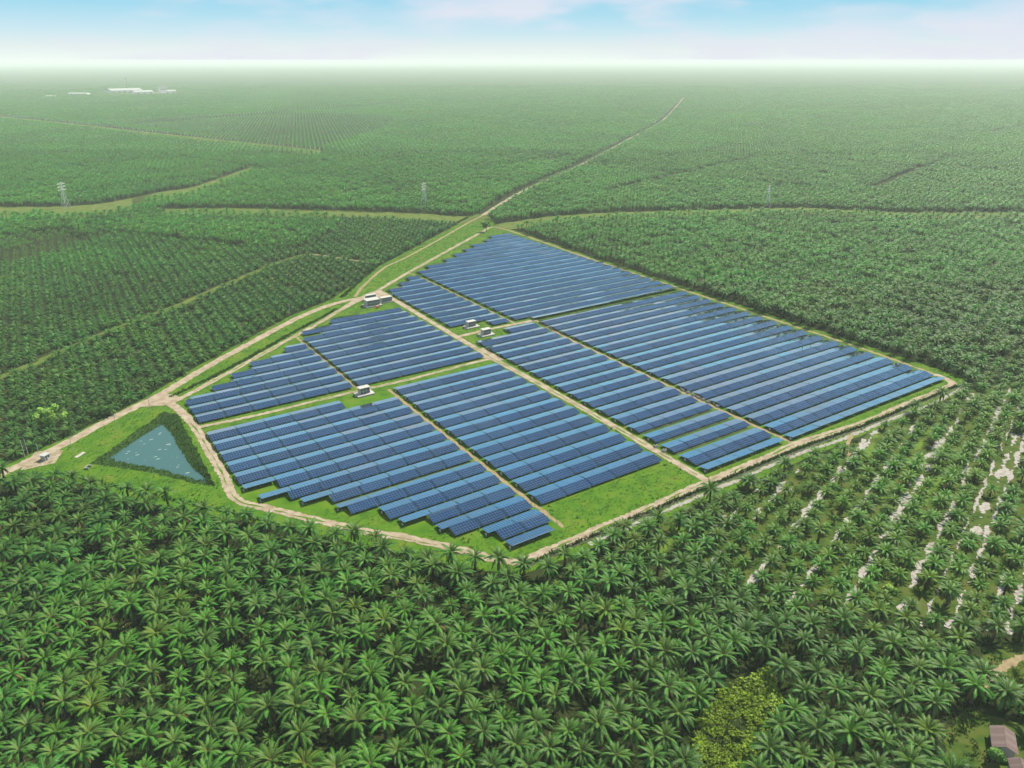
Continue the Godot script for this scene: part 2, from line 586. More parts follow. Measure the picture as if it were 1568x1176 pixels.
func plantation() -> void:
	var young := pv([-60, 318, -22, 335, 30, 372, 65, 405, 130, 459, 170, 482, 232, 548, 300, 606, 392, 676, 347, 722, 277, 778, 262, 700, 205, 640, 192, 637, 120, 730, 80, 794, 20, 790, -80, 700, -200, 560])
	var bright := pv([8, 725, 80, 794, 192, 639, 110, 632, 38, 643, 2, 690])
	var brown := pv([-60, 824, 40, 837, 51, 781, 10, 730, -60, 690])
	var dotted := pv([240, 2350, 420, 1560, 500, 1400, 760, 1700, 980, 2100, 760, 2440])
	var east := pv([205, 158, 370, 160, 420, 170, 420, 90, 260, 30, 190, 60, 150, 120])
	var full_t: Array[ArrayMesh] = []
	var full_c: Array[ArrayMesh] = []
	var full: Array[ArrayMesh] = []
	var fronds_m := []
	var mid: Array[ArrayMesh] = []
	var low: Array[ArrayMesh] = []
	var young_m: Array[ArrayMesh] = []
	var tops := [4.2, 5.6, 3.4, 4.7, 5.0, 3.9]
	for i in 6:
		full_t.append(palm_trunk(40 + i, tops[i]))
		var count: int = [31, 27, 34, 25, 30, 33][i]
		var reach_: float = [4.55, 4.2, 4.8, 3.9, 4.65, 4.4][i]
		var shine: float = [0.88, 0.98, 0.78, 1.04, 0.82, 0.92][i]
		full_c.append(palm_crown(70 + i, count, 9, reach_, true, shine))
		var leaves: Array[ArrayMesh] = []
		for k in count:
			leaves.append(palm_crown(70 + i, count, 9, reach_, true, shine, k))
		fronds_m.append(leaves)
		full.append(join(full_t[i], full_c[i], Vector3.UP * (tops[i] + 0.2)))
	for i in 4:
		mid.append(join(palm_trunk(50 + i, tops[i]), palm_crown(90 + i, 22, 5, 4.4, false, 1.3), Vector3.UP * (tops[i] + 0.2)))
		var c := palm_crown(110 + i, 15, 3, 4.9, false, 1.5)
		var s := Shape.new()
		s.tube(Vector3.ZERO, Vector3.UP * tops[i], 0.4, 0.3, 4)
		low.append(join(s.mesh(), c, Vector3.UP * tops[i]))
	var boxes: Array[Rect2] = []
	for c in clearings:
		var b := Rect2(c[0], Vector2.ZERO)
		for q in c:
			b = b.expand(q)
		boxes.append(b)
	for i in 2:
		young_m.append(join(palm_trunk(60 + i, 1.9), palm_crown(130 + i, 26, 8, 4.4, true, 0.95), Vector3.UP * 2.0))
	var near_list := []                                        # [depth, u, v, scale, turn, tint, variant, row, place]
	var heaps := []
	for i in 16:
		heaps.append([[], []])
	# lattices: [first distance, last distance, spacing, angle, which]
	for g: Array in [[0.0, 1300.0, 7.7, 0.31, 0], [0.0, 1300.0, 7.8, -0.56, 1], [1300.0, 2600.0, 9.4, 0.2, 2], [2600.0, 5200.0, 11.0, 0.2, 2]]:
		var e1 := Vector2(cos(g[3]), sin(g[3]))
		var e2 := Vector2(-e1.y, e1.x)
		var reach: float = g[1]
		var pitch_: float = g[2]
		var nrow := int(reach * 1.2 / (pitch_ * 0.866))
		for row in range(-nrow, nrow + 1):
			var across := e2 * (row * pitch_ * 0.866)
			for col in range(-int(reach * 1.2 / pitch_), int(reach * 1.2 / pitch_) + 1):
				var p := across + e1 * ((col + 0.5 * (row & 1)) * pitch_)
				var ahead := p.dot(FORWARD)
				if ahead < 40.0 or ahead > reach or ahead < g[0]:
					continue
				if absf(p.dot(SIDE)) > ahead * 0.78 + 80.0:
					continue
				if not seen_from_camera(p.x, p.y, 8.0, 110.0):
					continue
				var size := 1.0
				var tint := Color(1, 1, 1)
				var chance := 0.97
				if g[4] < 2:
					var in_young := Geometry2D.is_point_in_polygon(p, young)
					if in_young != (g[4] == 1):
						continue
					if Geometry2D.is_point_in_polygon(p, lawn):
						continue
					if in_young:
						size = 0.88
						tint = Color(0.85, 1.0, 0.95)
						if Geometry2D.is_point_in_polygon(p, bright):
							tint = Color(0.9, 1.2, 0.9)
							size = 0.95
					if Geometry2D.is_point_in_polygon(p, brown):
						size = 0.62
						tint = Color(1.15, 1.0, 1.0)
					if Geometry2D.is_point_in_polygon(p, east):
						size = 0.8
						chance = 0.97
						tint = Color(1.2, 1.12, 0.9)
				elif Geometry2D.is_point_in_polygon(p, dotted):
					size = 0.62
				if near_lane(p):
					continue
				var gone := false
				for c in clearings.size():
					if boxes[c].has_point(p) and Geometry2D.is_point_in_polygon(p, clearings[c]):
						gone = true
				if gone:
					continue
				var patch := patches.get_noise_2d(p.x, p.y)
				if g[4] != 1 and ahead > 950.0:                # harvest roads and drains part the plantation into blocks
					var q := Vector2(p.dot(e1) / 330.0, p.dot(e2) / 250.0)
					var cell := Vector2i(int(floor(q.x)), int(floor(q.y)))
					var off := float((cell.x * 73 + cell.y * 151 + cell.x * cell.y * 31) & 63) / 63.0 - 0.5
					if (q.x - floor(q.x)) * 330.0 < 9.0 and (cell.x + cell.y) % 2 == 0 or (q.y - floor(q.y)) * 250.0 < (9.0 if cell.x % 3 else 13.0):
						continue
					patch = patch * 0.8 + off * 0.45
				if rng.randf() > chance - maxf(0.0, -patch - 0.35) * 0.6:
					continue
				p += Vector2(rng.randf_range(-1, 1), rng.randf_range(-1, 1)) * (0.6 if g[4] != 1 else 0.7)
				var cast := 1.0 + patch * 0.30
				var warm := patches.get_noise_2d(p.x * 2.0 + 900.0, p.y * 2.0)
				if g[4] != 1:
					tint *= Color(0.94, 1.06, 0.86)
				tint *= Color(cast * (1.0 + warm * 0.25) * rng.randf_range(0.85, 1.2), cast * rng.randf_range(0.9, 1.1), cast * (1.0 - warm * 0.2))
				if g[4] == 0 and rng.randf() < 0.035:
					size *= rng.randf_range(0.5, 0.75)             # replanted gaps
				size *= rng.randf_range(0.82, 1.18) * (1.0 + patch * 0.1)
				var turn := rng.randf() * TAU
				var kind := rng.randi() % 6
				if ahead < 330.0 and g[4] == 0 and seen_from_camera(p.x, p.y, 7.0, -6.0):
					near_list.append([ahead * cos(PITCH) + EYE_HEIGHT * sin(PITCH), p.x, p.y, size, turn, tint, kind, row, col])
					continue
				add_palm(heaps, 14 + kind % 2 if g[4] == 1 else kind if ahead < 520.0 else 6 + kind % 4 if ahead < 1400.0 else 10 + kind % 4, p, size, turn, tint)
	near_list.sort_custom(func(a: Array, b: Array) -> bool: return a[0] < b[0])
	for i in range(300, near_list.size()):
		var a: Array = near_list[i]
		add_palm(heaps, a[6], Vector2(a[1], a[2]), a[3], a[4], a[5])
	near_list = near_list.slice(0, 300)
	for i in near_list.size():
		near_list[i].append(i < 60)                            # the nearest show their fronds one by one
	# single palms, counted along the planting lines as the picture shows them: lines from the bottom, palms from the left
	near_list.sort_custom(func(a: Array, b: Array) -> bool: return a[7] < b[7] or (a[7] == b[7] and a[8] < b[8]))
	var leafs := []
	for i in 6:
		var k := Color([0.78, 0.9, 1.0, 1.12, 1.0, 1.3][i], [0.85, 0.92, 1.0, 1.06, 1.18, 1.1][i], [0.85, 0.95, 1.0, 0.95, 0.8, 0.7][i])
		leafs.append(leaf_mat(lin(k.r * 0.75, k.g * 0.75, k.b * 0.75)))
	var line := 0
	var nth := 0
	var last_row := -99999
	for a: Array in near_list:
		if a[7] != last_row:
			last_row = a[7]
			line += 1
			nth = 0
		nth += 1
		var o := thing("oil_palm", "oil palm in foreground grove, %s line from bottom right, %s from its left end" % [ordinal(line), ordinal(nth)], "palm tree", at(a[1], a[2]), a[4], "oil palms of the foreground grove")
		o.scale = Vector3.ONE * a[3]
		put("trunk", full_t[a[6]], mats.bark, o)
		var tone: Color = a[5]
		var pick := 0
		var best := 9.0
		for i in 6:
			var d := absf([0.78, 0.9, 1.0, 1.12, 1.0, 1.3][i] - tone.r) + absf([0.85, 0.92, 1.0, 1.06, 1.18, 1.1][i] - tone.g)
			if d < best:
				best = d
				pick = i
		var c: Node3D
		if a[9]:
			c = Node3D.new()
			c.name = "crown"
			o.add_child(c, true)
			for leaf: ArrayMesh in fronds_m[a[6]]:
				put("frond", leaf, leafs[pick], c)
		else:
			c = put("crown", full_c[a[6]], leafs[pick], o)
		c.position.y = tops[a[6]] + 0.2
	var mass := Node3D.new()
	mass.name = "palm_plantation"
	add_child(mass, true)
	tag(mass, "endless oil palm plantation stretching to the hazy horizon", "plantation", "", "stuff")
	for i in 16:
		if heaps[i][0].is_empty():
			continue
		var mm := MultiMesh.new()
		mm.transform_format = MultiMesh.TRANSFORM_3D
		mm.use_colors = true
		mm.mesh = full[i] if i < 6 else mid[i - 6] if i < 10 else low[i - 10] if i < 14 else young_m[i - 14]
		mm.instance_count = heaps[i][0].size()
		for k in heaps[i][0].size():
			mm.set_instance_transform(k, heaps[i][0][k])
			mm.set_instance_color(k, heaps[i][1][k])
		var o := MultiMeshInstance3D.new()
		o.name = "palm_canopy"
		o.multimesh = mm
		o.material_override = mats.palm
		mass.add_child(o, true)
		o.set_meta("kind", "stuff")
	print("palms: ", near_list.size(), " single, ", heaps.map(func(h: Array) -> int: return h[0].size()))

func add_palm(heaps: Array, kind: int, p: Vector2, size: float, turn: float, tint: Color) -> void:
	heaps[kind][0].append(Transform3D(Basis(Vector3.UP, turn).scaled(Vector3.ONE * size), at(p.x, p.y)))
	heaps[kind][1].append(tint)

func distant_canopy() -> void:
	# beyond the last single palms the crowns run together into one rough sheet
	var s := Shape.new()
	var rough := FastNoiseLite.new()
	rough.frequency = 0.02
	rough.fractal_octaves = 3
	rough.seed = 3
	var rings := 130
	var spokes := 150
	var rows := []
	for i in rings + 1:
		var d := 4900.0 * pow(9.0, float(i) / rings)
		var line := PackedVector3Array()
		for j in spokes + 1:
			var a := lerpf(-0.9, 0.9, float(j) / spokes)
			var p := FORWARD * d * cos(a) + SIDE * d * sin(a)
			line.append(at(p.x, p.y, 6.5 + 4.0 * rough.get_noise_2d(p.x, p.y) + rng.randf_range(-1.2, 1.2)))
		rows.append(line)
	for i in rings:
		for j in spokes:
			s.quad(rows[i][j], rows[i + 1][j], rows[i + 1][j + 1], rows[i][j + 1])
	var o := put("distant_plantation", s.mesh(), mats.far_leaf)
	tag(o, "distant palm canopy fading into haze below the horizon", "plantation", "", "stuff")

func tuft_mesh(seed_: int, blades: int, high: float, wide: float) -> ArrayMesh:
	var r := RandomNumberGenerator.new()
	r.seed = seed_
	var s := Shape.new()
	for i in blades:
		var a := r.randf() * TAU
		var o := Vector3(cos(a), 0, sin(a)) * wide * sqrt(r.randf())
		var d := Vector3(cos(a + 1.4), 0, sin(a + 1.4)) * wide * r.randf_range(0.15, 0.3)
		var tip := o * 1.5 + Vector3.UP * high * r.randf_range(0.6, 1.1)
		var k := r.randf_range(0.75, 1.25)
		s.paint = Color(k, k, k)
		s.tri(o - d, tip, o + d)
	return s.mesh()

func scatter(called: String, label: String, mesh: Mesh, m: Material, places: Array, colours: Array) -> void:
	var mm := MultiMesh.new()
	mm.transform_format = MultiMesh.TRANSFORM_3D
	mm.use_colors = true
	mm.mesh = mesh
	mm.instance_count = places.size()
	for k in places.size():
		mm.set_instance_transform(k, places[k])
		mm.set_instance_color(k, colours[k])
	var o := MultiMeshInstance3D.new()
	o.name = numbered(called)
	o.multimesh = mm
	o.material_override = m
	add_child(o, true)
	tag(o, label, "vegetation", "", "stuff")

func in_blocks(p: Vector2) -> bool:
	for b: Array in [[48, 136, 232, 319], [90, 136, 200, 240], [112, 136, 176, 205], [137, 199, 190, 319], [62, 124, 329, 364], [86, 124, 360, 386], [108, 124, 380, 408], [124, 199, 329, 430], [206, 244, 384, 470], [246, 384, 374, 512], [300, 384, 500, 555], [350, 384, 540, 592], [205, 255, 174, 355], [256, 381, 173, 366]]:
		if p.x > b[0] and p.x < b[1] and p.y > b[2] and p.y < b[3]:
			return true
	return false

func grasses(water: PackedVector2Array) -> void:
	var low := [[], []]
	var tall := [[], []]
	for i in 140000:
		var p := Vector2(rng.randf_range(-20, 420), rng.randf_range(160, 690))
		if not Geometry2D.is_point_in_polygon(p, lawn) or taken.has(Vector2i(int(p.x), int(p.y))) or in_blocks(p) or Geometry2D.is_point_in_polygon(p, pond_rim):
			continue
		var patch := patches.get_noise_2d(p.x * 6.0, p.y * 6.0)
		var k := 1.0 + patch * 0.5
		var dry := clampf(patches.get_noise_2d(p.x * 3.0 + 500.0, p.y * 3.0) * 1.6, 0, 1)
		var c := Color(0.062, 0.15, 0.012).lerp(Color(0.16, 0.17, 0.035), dry * 0.7) * k
		if patch > 0.34 and rng.randf() < 0.35:
			tall[0].append(Transform3D(Basis(Vector3.UP, rng.randf() * TAU).scaled(Vector3.ONE * rng.randf_range(0.35, 0.7)), at(p.x, p.y)))
			tall[1].append(Color(0.075, 0.17, 0.022) * rng.randf_range(0.7, 1.3))
		else:
			low[0].append(Transform3D(Basis(Vector3.UP, rng.randf() * TAU).scaled(Vector3(1.3, rng.randf_range(0.5, 1.1), 1.3)), at(p.x, p.y)))
			low[1].append(c)
	# rank growth on the pond banks and along the ditches
	for i in 6500:
		var p := Vector2(rng.randf_range(3, 44), rng.randf_range(268, 354))
		if not Geometry2D.is_point_in_polygon(p, pond_rim) or Geometry2D.is_point_in_polygon(p, water):
			continue
		var h := bank_height(p, water)
		if h < -1.75:
			continue
		tall[0].append(Transform3D(Basis(Vector3.UP, rng.randf() * TAU).scaled(Vector3.ONE * rng.randf_range(0.2, 0.6)), at(p.x, p.y, h)))
		tall[1].append(Color(0.055, 0.13, 0.016) * rng.randf_range(0.6, 1.5))
	for d: Array in ditches:
		var pts := evenly(pv(d[0]), 0.5)
		for p in pts:
			for k in int(d[1]):
				var q := p + Vector2(rng.randf_range(-1, 1), rng.randf_range(-1, 1)) * float(d[2])
				tall[0].append(Transform3D(Basis(Vector3.UP, rng.randf() * TAU).scaled(Vector3.ONE * rng.randf_range(0.4, 1.0)), at(q.x, q.y)))
				tall[1].append(Color(0.06, 0.12, 0.025) * rng.randf_range(0.5, 1.5))
	# ferns and creepers on the plantation floor
	var floor_ := [[], []]
	for i in 60000:
		var f := rng.randf_range(60.0, 420.0)
		var p := FORWARD * f + SIDE * (rng.randf_range(-1.0, 1.0) * (f * 0.72 + 40.0))
		if Geometry2D.is_point_in_polygon(p, lawn) or not seen_from_camera(p.x, p.y, 0.0, 40.0) or taken.has(Vector2i(int(p.x), int(p.y))):
			continue
		if patches.get_noise_2d(p.x * 10.0, p.y * 10.0) < rng.randf_range(-0.3, 0.2):
			continue
		floor_[0].append(Transform3D(Basis(Vector3.UP, rng.randf() * TAU).scaled(Vector3.ONE * rng.randf_range(0.5, 1.5)), at(p.x, p.y)))
		floor_[1].append(Color(0.045, 0.10, 0.018).lerp(Color(0.10, 0.12, 0.03), rng.randf() * 0.6) * rng.randf_range(0.6, 1.3))
	scatter("undergrowth", "low ferns and weeds on the plantation floor", tuft_mesh(3, 12, 0.5, 0.7), mats.blade, floor_[0], floor_[1])
	scatter("lawn_grass", "short bright grass between the roads and panel rows", tuft_mesh(1, 9, 0.28, 0.55), mats.blade, low[0], low[1])
	scatter("tall_weeds", "rank dark weeds on the pond banks and beside ditches", tuft_mesh(2, 14, 1.1, 0.7), mats.blade, tall[0], tall[1])
	print("grass ", low[0].size(), " ", tall[0].size())

var ditches: Array = []
var sun_way := Vector3.UP

func bank_height(p: Vector2, water: PackedVector2Array) -> float:
	var a := edge_distance(p, pond_rim)
	var b := edge_distance(p, water)
	return -2.3 * a / maxf(a + b, 0.01)

func edge_distance(p: Vector2, poly: PackedVector2Array) -> float:
	var d := 1e9
	for i in poly.size():
		d = minf(d, Geometry2D.get_closest_point_to_segment(p, poly[i], poly[(i + 1) % poly.size()]).distance_to(p))
	return d

func pond(water: PackedVector2Array) -> void:
	var s := Shape.new()
	var closed := pond_rim.duplicate()
	closed.append(pond_rim[0])
	var ring := PackedVector2Array()
	for i in closed.size() - 1:
		var n := maxi(1, int(closed[i].distance_to(closed[i + 1]) / 1.2))
		for k in n:
			ring.append(closed[i].lerp(closed[i + 1], float(k) / n))
	var inner := PackedVector2Array()
	for p in ring:
		var best := Vector2.ZERO
		var d := 1e9
		for i in water.size():
			var q := Geometry2D.get_closest_point_to_segment(p, water[i], water[(i + 1) % water.size()])
			if q.distance_to(p) < d:
				d = q.distance_to(p)
				best = q
		inner.append(best)
	var steps := 5
	var rows := []
	for i in ring.size():
		var line := PackedVector3Array()
		for k in steps + 1:
			var f := float(k) / steps
			var p := ring[i].lerp(inner[i], f)
			var h := -2.3 * f + (rng.randf_range(-0.12, 0.12) if k > 0 and k < steps else 0.0)
			line.append(at(p.x, p.y, h))
		rows.append(line)
	for i in ring.size():
		var j := (i + 1) % ring.size()
		for k in steps:
			s.quad(rows[i][k], rows[i][k + 1], rows[j][k + 1], rows[j][k])
	var o := put("pond_bank", s.mesh(), mats.bank)
	tag(o, "steep overgrown bank round the triangular pond", "", "", "structure")
	var bed := sheet("pond_bed", [water], -2.34, mats.bank)
	tag(bed, "", "", "", "structure")
	var w := sheet("pond_water", [pond_rim], -1.7, mats.water)
	tag(w, "still teal water of the triangular pond", "", "", "structure")
	# floating rafts of pale scum and weed
	var sc := Shape.new()
	for i in 60:
		var p := Vector2(rng.randf_range(14, 38), rng.randf_range(285, 338))
		if not Geometry2D.is_point_in_polygon(p, water):
			continue
		var wide := rng.randf_range(0.06, 0.32)
		var ring2: Array[Vector3] = []
		for k in 9:
			var a := -TAU * k / 9.0
			var rr := wide * rng.randf_range(0.5, 1.3)
			ring2.append(at(p.x + cos(a) * rr * 3.0, p.y + sin(a) * rr * 0.8, -1.69))
		for k in 9:
			sc.tri(at(p.x, p.y, -1.66), ring2[k], ring2[(k + 1) % 9])
	var f := put("floating_scum", sc.mesh(), mats.scum)
	tag(f, "pale flecks of scum floating on the pond", "scum", "", "stuff")

# ---------------------------------------------------------------- buildings and furniture

func hut_box(parent: Node3D, called: String, lo: Vector3, hi: Vector3, m: Material) -> MeshInstance3D:
	var s := Shape.new()
	s.box(lo, hi)
	return put(called, s.mesh(), m, parent)

func louvre(parent: Node, x: float, y: float, w: float, h: float, z: float) -> void:
	var s := Shape.new()
	s.box(Vector3(x, y, z), Vector3(x + w, y + h, z + 0.06))
	var d := put("louvre_door", s.mesh(), mats.dark, parent)
	var f := Shape.new()
	var n := int(h / 0.25)
	for i in n:
		f.box(Vector3(x + 0.05, y + 0.06 + i * h / n, z + 0.062), Vector3(x + w - 0.05, y + 0.12 + i * h / n, z + 0.1))
	put("louvre_slats", f.mesh(), mats.alu, d)

func cabin(u: float, v: float, wide: float, deep: float, high: float, label: String, pad := 1.8) -> void:
	var o := thing("inverter_station", label, "inverter station", at(u, v), 0.0, "white inverter stations")
	var s := Shape.new()
	s.box(Vector3(-wide / 2 - pad, 0, -deep / 2 - pad * 0.5), Vector3(wide / 2 + pad, 0.75, deep / 2 + pad))
	put("concrete_plinth", s.mesh(), mats.concrete, o)
	hut_box(o, "wall", Vector3(-wide / 2, 0.75, -deep / 2), Vector3(wide / 2, 0.75 + high, deep / 2), mats.white)
	var r := Shape.new()
	r.box(Vector3(-wide / 2 - 0.2, 0.75 + high, -deep / 2 - 0.2), Vector3(wide / 2 + 0.2, 0.97 + high, deep / 2 + 0.2))
	put("roof", r.mesh(), mats.white, o)
	var n := int(wide / 1.5)
	for i in n:
		for j in 2:
			louvre(o, -wide / 2 + 0.35 + i * (wide - 0.4) / n, 0.95 + j * high * 0.5, (wide - 0.4) / n - 0.35, high * 0.36, deep / 2 + 0.003)
	var st := Shape.new()
	for i in 3:
		st.box(Vector3(-wide / 2 - pad - 0.3 * (i + 1), 0, 0.2), Vector3(-wide / 2 - pad - 0.3 * i, 0.75 - 0.22 * (i + 1) + 0.06, 1.4))
	put("steps", st.mesh(), mats.concrete, o)

func drain_piece(u: float, v: float, turn: float, label: String) -> void:
	var o := thing("drain_segment", label, "concrete segment", at(u, v), turn, "loose concrete drain segments")
	var s := Shape.new()
	s.box(Vector3(-0.9, 0, -0.6), Vector3(0.9, 0.16, 0.6))
	put("base_slab", s.mesh(), mats.concrete, o)
	for z: float in [-0.6, 0.44]:
		var w := Shape.new()
		w.box(Vector3(-0.9, 0.16, z), Vector3(0.9, 0.95, z + 0.16))
		put("side_wall", w.mesh(), mats.concrete, o)

func pole(u: float, v: float, high: float, label: String, arm := true) -> void:
	var o := thing("utility_pole", label, "pole", at(u, v), 0.5, "slim posts along the outer road")
	var s := Shape.new()
	s.tube(Vector3.ZERO, Vector3.UP * high, 0.13, 0.09, 7)
	put("mast", s.mesh(), mats.concrete, o)
	if arm:
		var a := Shape.new()
		a.box(Vector3(-0.9, high - 0.5, -0.05), Vector3(0.9, high - 0.38, 0.05))
		var c := put("crossarm", a.mesh(), mats.steel, o)
		for x: float in [-0.8, 0.0, 0.8]:
			var i := Shape.new()
			i.tube(Vector3(x, high - 0.38, 0), Vector3(x, high - 0.14, 0), 0.06, 0.03, 5)
			put("insulator", i.mesh(), mats.white, c)

func pylon(u: float, v: float, high: float, label: String) -> void:
	var o := thing("transmission_tower", label, "pylon", at(u, v), 0.6, "lattice pylons")
	var s := Shape.new()
	var levels := [0.0, 0.25, 0.48, 0.68, 0.85, 1.0]
	var half := [3.6, 2.4, 1.5, 1.0, 0.8, 0.35]
	for i in 5:
		for k in 4:
			var c0 := Vector3((1 if k in [0, 1] else -1), 0, (1 if k in [0, 3] else -1))
			var c1 := Vector3((1 if (k + 1) % 4 in [0, 1] else -1), 0, (1 if (k + 1) % 4 in [0, 3] else -1))
			var a: Vector3 = c0 * half[i] + Vector3.UP * high * levels[i]
			var b: Vector3 = c0 * half[i + 1] + Vector3.UP * high * levels[i + 1]
			var d: Vector3 = c1 * half[i + 1] + Vector3.UP * high * levels[i + 1]
			var e: Vector3 = c1 * half[i] + Vector3.UP * high * levels[i]
			s.tube(a, b, 0.16, 0.14, 4)
			s.tube(a, d, 0.08, 0.08, 4)
			s.tube(e, b, 0.08, 0.08, 4)
	put("lattice_mast", s.mesh(), mats.galvanised, o)
	for y: float in [0.70, 0.82, 0.94]:
		var a := Shape.new()
		for side: float in [-1.0, 1.0]:
			a.tube(Vector3(0, high * y, 0), Vector3(side * 5.0, high * y + 0.3, 0), 0.14, 0.08, 4)
			a.tube(Vector3(0, high * y + 1.6, 0), Vector3(side * 5.0, high * y + 0.3, 0), 0.1, 0.08, 4)
		put("crossarm", a.mesh(), mats.galvanised, o)

func shed(called: String, label: String, u: float, v: float, wide: float, deep: float, eave: float, ridge: float, turn: float) -> void:
	var o := thing(called, label, "building", at(u, v), turn, "distant mill buildings")
	hut_box(o, "wall", Vector3(-wide / 2, 0, -deep / 2), Vector3(wide / 2, eave, deep / 2), mats.mill_wall)
	var s := Shape.new()
	for i in 12:
		var x0 := -wide / 2 - 1.0 + i * (wide + 2.0) / 12
		var x1 := x0 + (wide + 2.0) / 12 - 0.25
		for d: float in [-1.0, 1.0]:
			s.quad(Vector3(x0, eave, d * (deep / 2 + 1)), Vector3(x0, ridge, 0), Vector3(x1, ridge, 0), Vector3(x1, eave, d * (deep / 2 + 1)))
	for d: float in [-1.0, 1.0]:
		s.tri(Vector3(d * wide / 2, eave, -deep / 2), Vector3(d * wide / 2, ridge, 0), Vector3(d * wide / 2, eave, deep / 2))
	put("roof", s.mesh(), mats.tin, o)
	var n := maxi(2, int(wide / 24))
	for i in n:
		var x := -wide / 2 + (i + 0.5) * wide / n
		hut_box(o, "doorway", Vector3(x - 3, 0, deep / 2 + 0.01), Vector3(x + 3, eave * 0.7, deep / 2 + 0.06), mats.dark)

func village_hut(u: float, v: float, wide: float, deep: float, turn: float, label: String) -> void:
	var o := thing("plank_hut", label, "hut", at(u, v), turn)
	hut_box(o, "wall", Vector3(-wide / 2, 0, -deep / 2), Vector3(wide / 2, 2.4, deep / 2), mats.hut_wall)
	for d: float in [-1.0, 1.0]:
		var n := 8
		for i in n:
			var s := Shape.new()
			var x0 := -wide / 2 - 0.4 + i * (wide + 0.8) / n
			var x1 := x0 + (wide + 0.8) / n + 0.06
			var lift := 0.02 * (i % 2)
			var a := Vector3(x0, 2.25 + lift, d * (deep / 2 + 0.6))
			var b := Vector3(x0, 3.55 + lift, d * -0.05)
			var c := Vector3(x1, 3.55 + lift, d * -0.05)
			var e := Vector3(x1, 2.25 + lift, d * (deep / 2 + 0.6))
			s.quad(a, b, c, e)
			s.quad(e + Vector3.DOWN * 0.03, c + Vector3.DOWN * 0.03, b + Vector3.DOWN * 0.03, a + Vector3.DOWN * 0.03)
			put("roof_sheet", s.mesh(), mats.rust if (i + int(d)) % 3 else mats.rust_pale, o)
	for d: float in [-1.0, 1.0]:
		var g := Shape.new()
		g.tri(Vector3(d * wide / 2, 2.4, -deep / 2), Vector3(d * wide / 2, 3.5, 0), Vector3(d * wide / 2, 2.4, deep / 2))
		put("gable", g.mesh(), mats.hut_wall, o)
	var door := hut_box(o, "door", Vector3(-0.5, 0, deep / 2 + 0.002), Vector3(0.5, 2.0, deep / 2 + 0.05), mats.dark)
	hut_box(door as Node3D, "handle", Vector3(0.3, 1.0, deep / 2 + 0.05), Vector3(0.4, 1.08, deep / 2 + 0.1), mats.alu)
	for x: float in [-wide * 0.32, wide * 0.32]:
		hut_box(o, "window", Vector3(x - 0.45, 1.0, deep / 2 + 0.002), Vector3(x + 0.45, 1.8, deep / 2 + 0.05), mats.dark)

func leafy_crown(seed_: int, r: Vector3, leaves: int, leaf: float, colour: Color) -> ArrayMesh:
	var g := RandomNumberGenerator.new()
	g.seed = seed_
	var lumps := []
	for i in 16:
		var d := Vector3(g.randfn(), g.randfn() * 0.7 + 0.15, g.randfn()).normalized() * g.randf_range(0.35, 0.95)
		lumps.append([Vector3(d.x * r.x, d.y * r.y, d.z * r.z), g.randf_range(0.28, 0.5) * r.y, g.randf_range(0.75, 1.25)])
	var s := Shape.new()
	for i in leaves:
		var l: Array = lumps[g.randi() % lumps.size()]
		var d := Vector3(g.randfn(), g.randfn(), g.randfn()).normalized()
		var p: Vector3 = l[0] + d * l[1] * pow(g.randf(), 0.35)
		var a := Vector3(g.randfn(), g.randfn() * 0.4, g.randfn()).normalized() * leaf
		var b := a.cross(d + Vector3(g.randf(), g.randf(), g.randf()) * 0.6).normalized() * leaf * 0.6
		s.paint = colour * (l[2] * g.randf_range(0.75, 1.3))
		s.tri(p - a, p + b, p + a)
		s.tri(p - a, p + a * 0.3 - b, p + a)
	return s.mesh()

func broadleaf(u: float, v: float, r: Vector3, trunk: float, seed_: int, colour: Color, label: String) -> void:
	var o := thing("broadleaf_tree", label, "tree", at(u, v))
	var s := Shape.new()
	s.paint = Color(0.09, 0.075, 0.055)
	s.tube(Vector3.ZERO, Vector3(0.2, trunk, 0.1), 0.32, 0.2, 8)
	for i in 5:
		var a := TAU * i / 5.0
		s.tube(Vector3(0.2, trunk * 0.85, 0.1), Vector3(cos(a) * r.x * 0.5, trunk + r.y * 0.4, sin(a) * r.z * 0.5), 0.15, 0.05, 6)
	put("trunk", s.mesh(), mats.bark, o)
	var c := put("crown", leafy_crown(seed_, r, 2600, 0.42, colour), mats.broad, o)
	c.position.y = trunk + r.y * 0.55

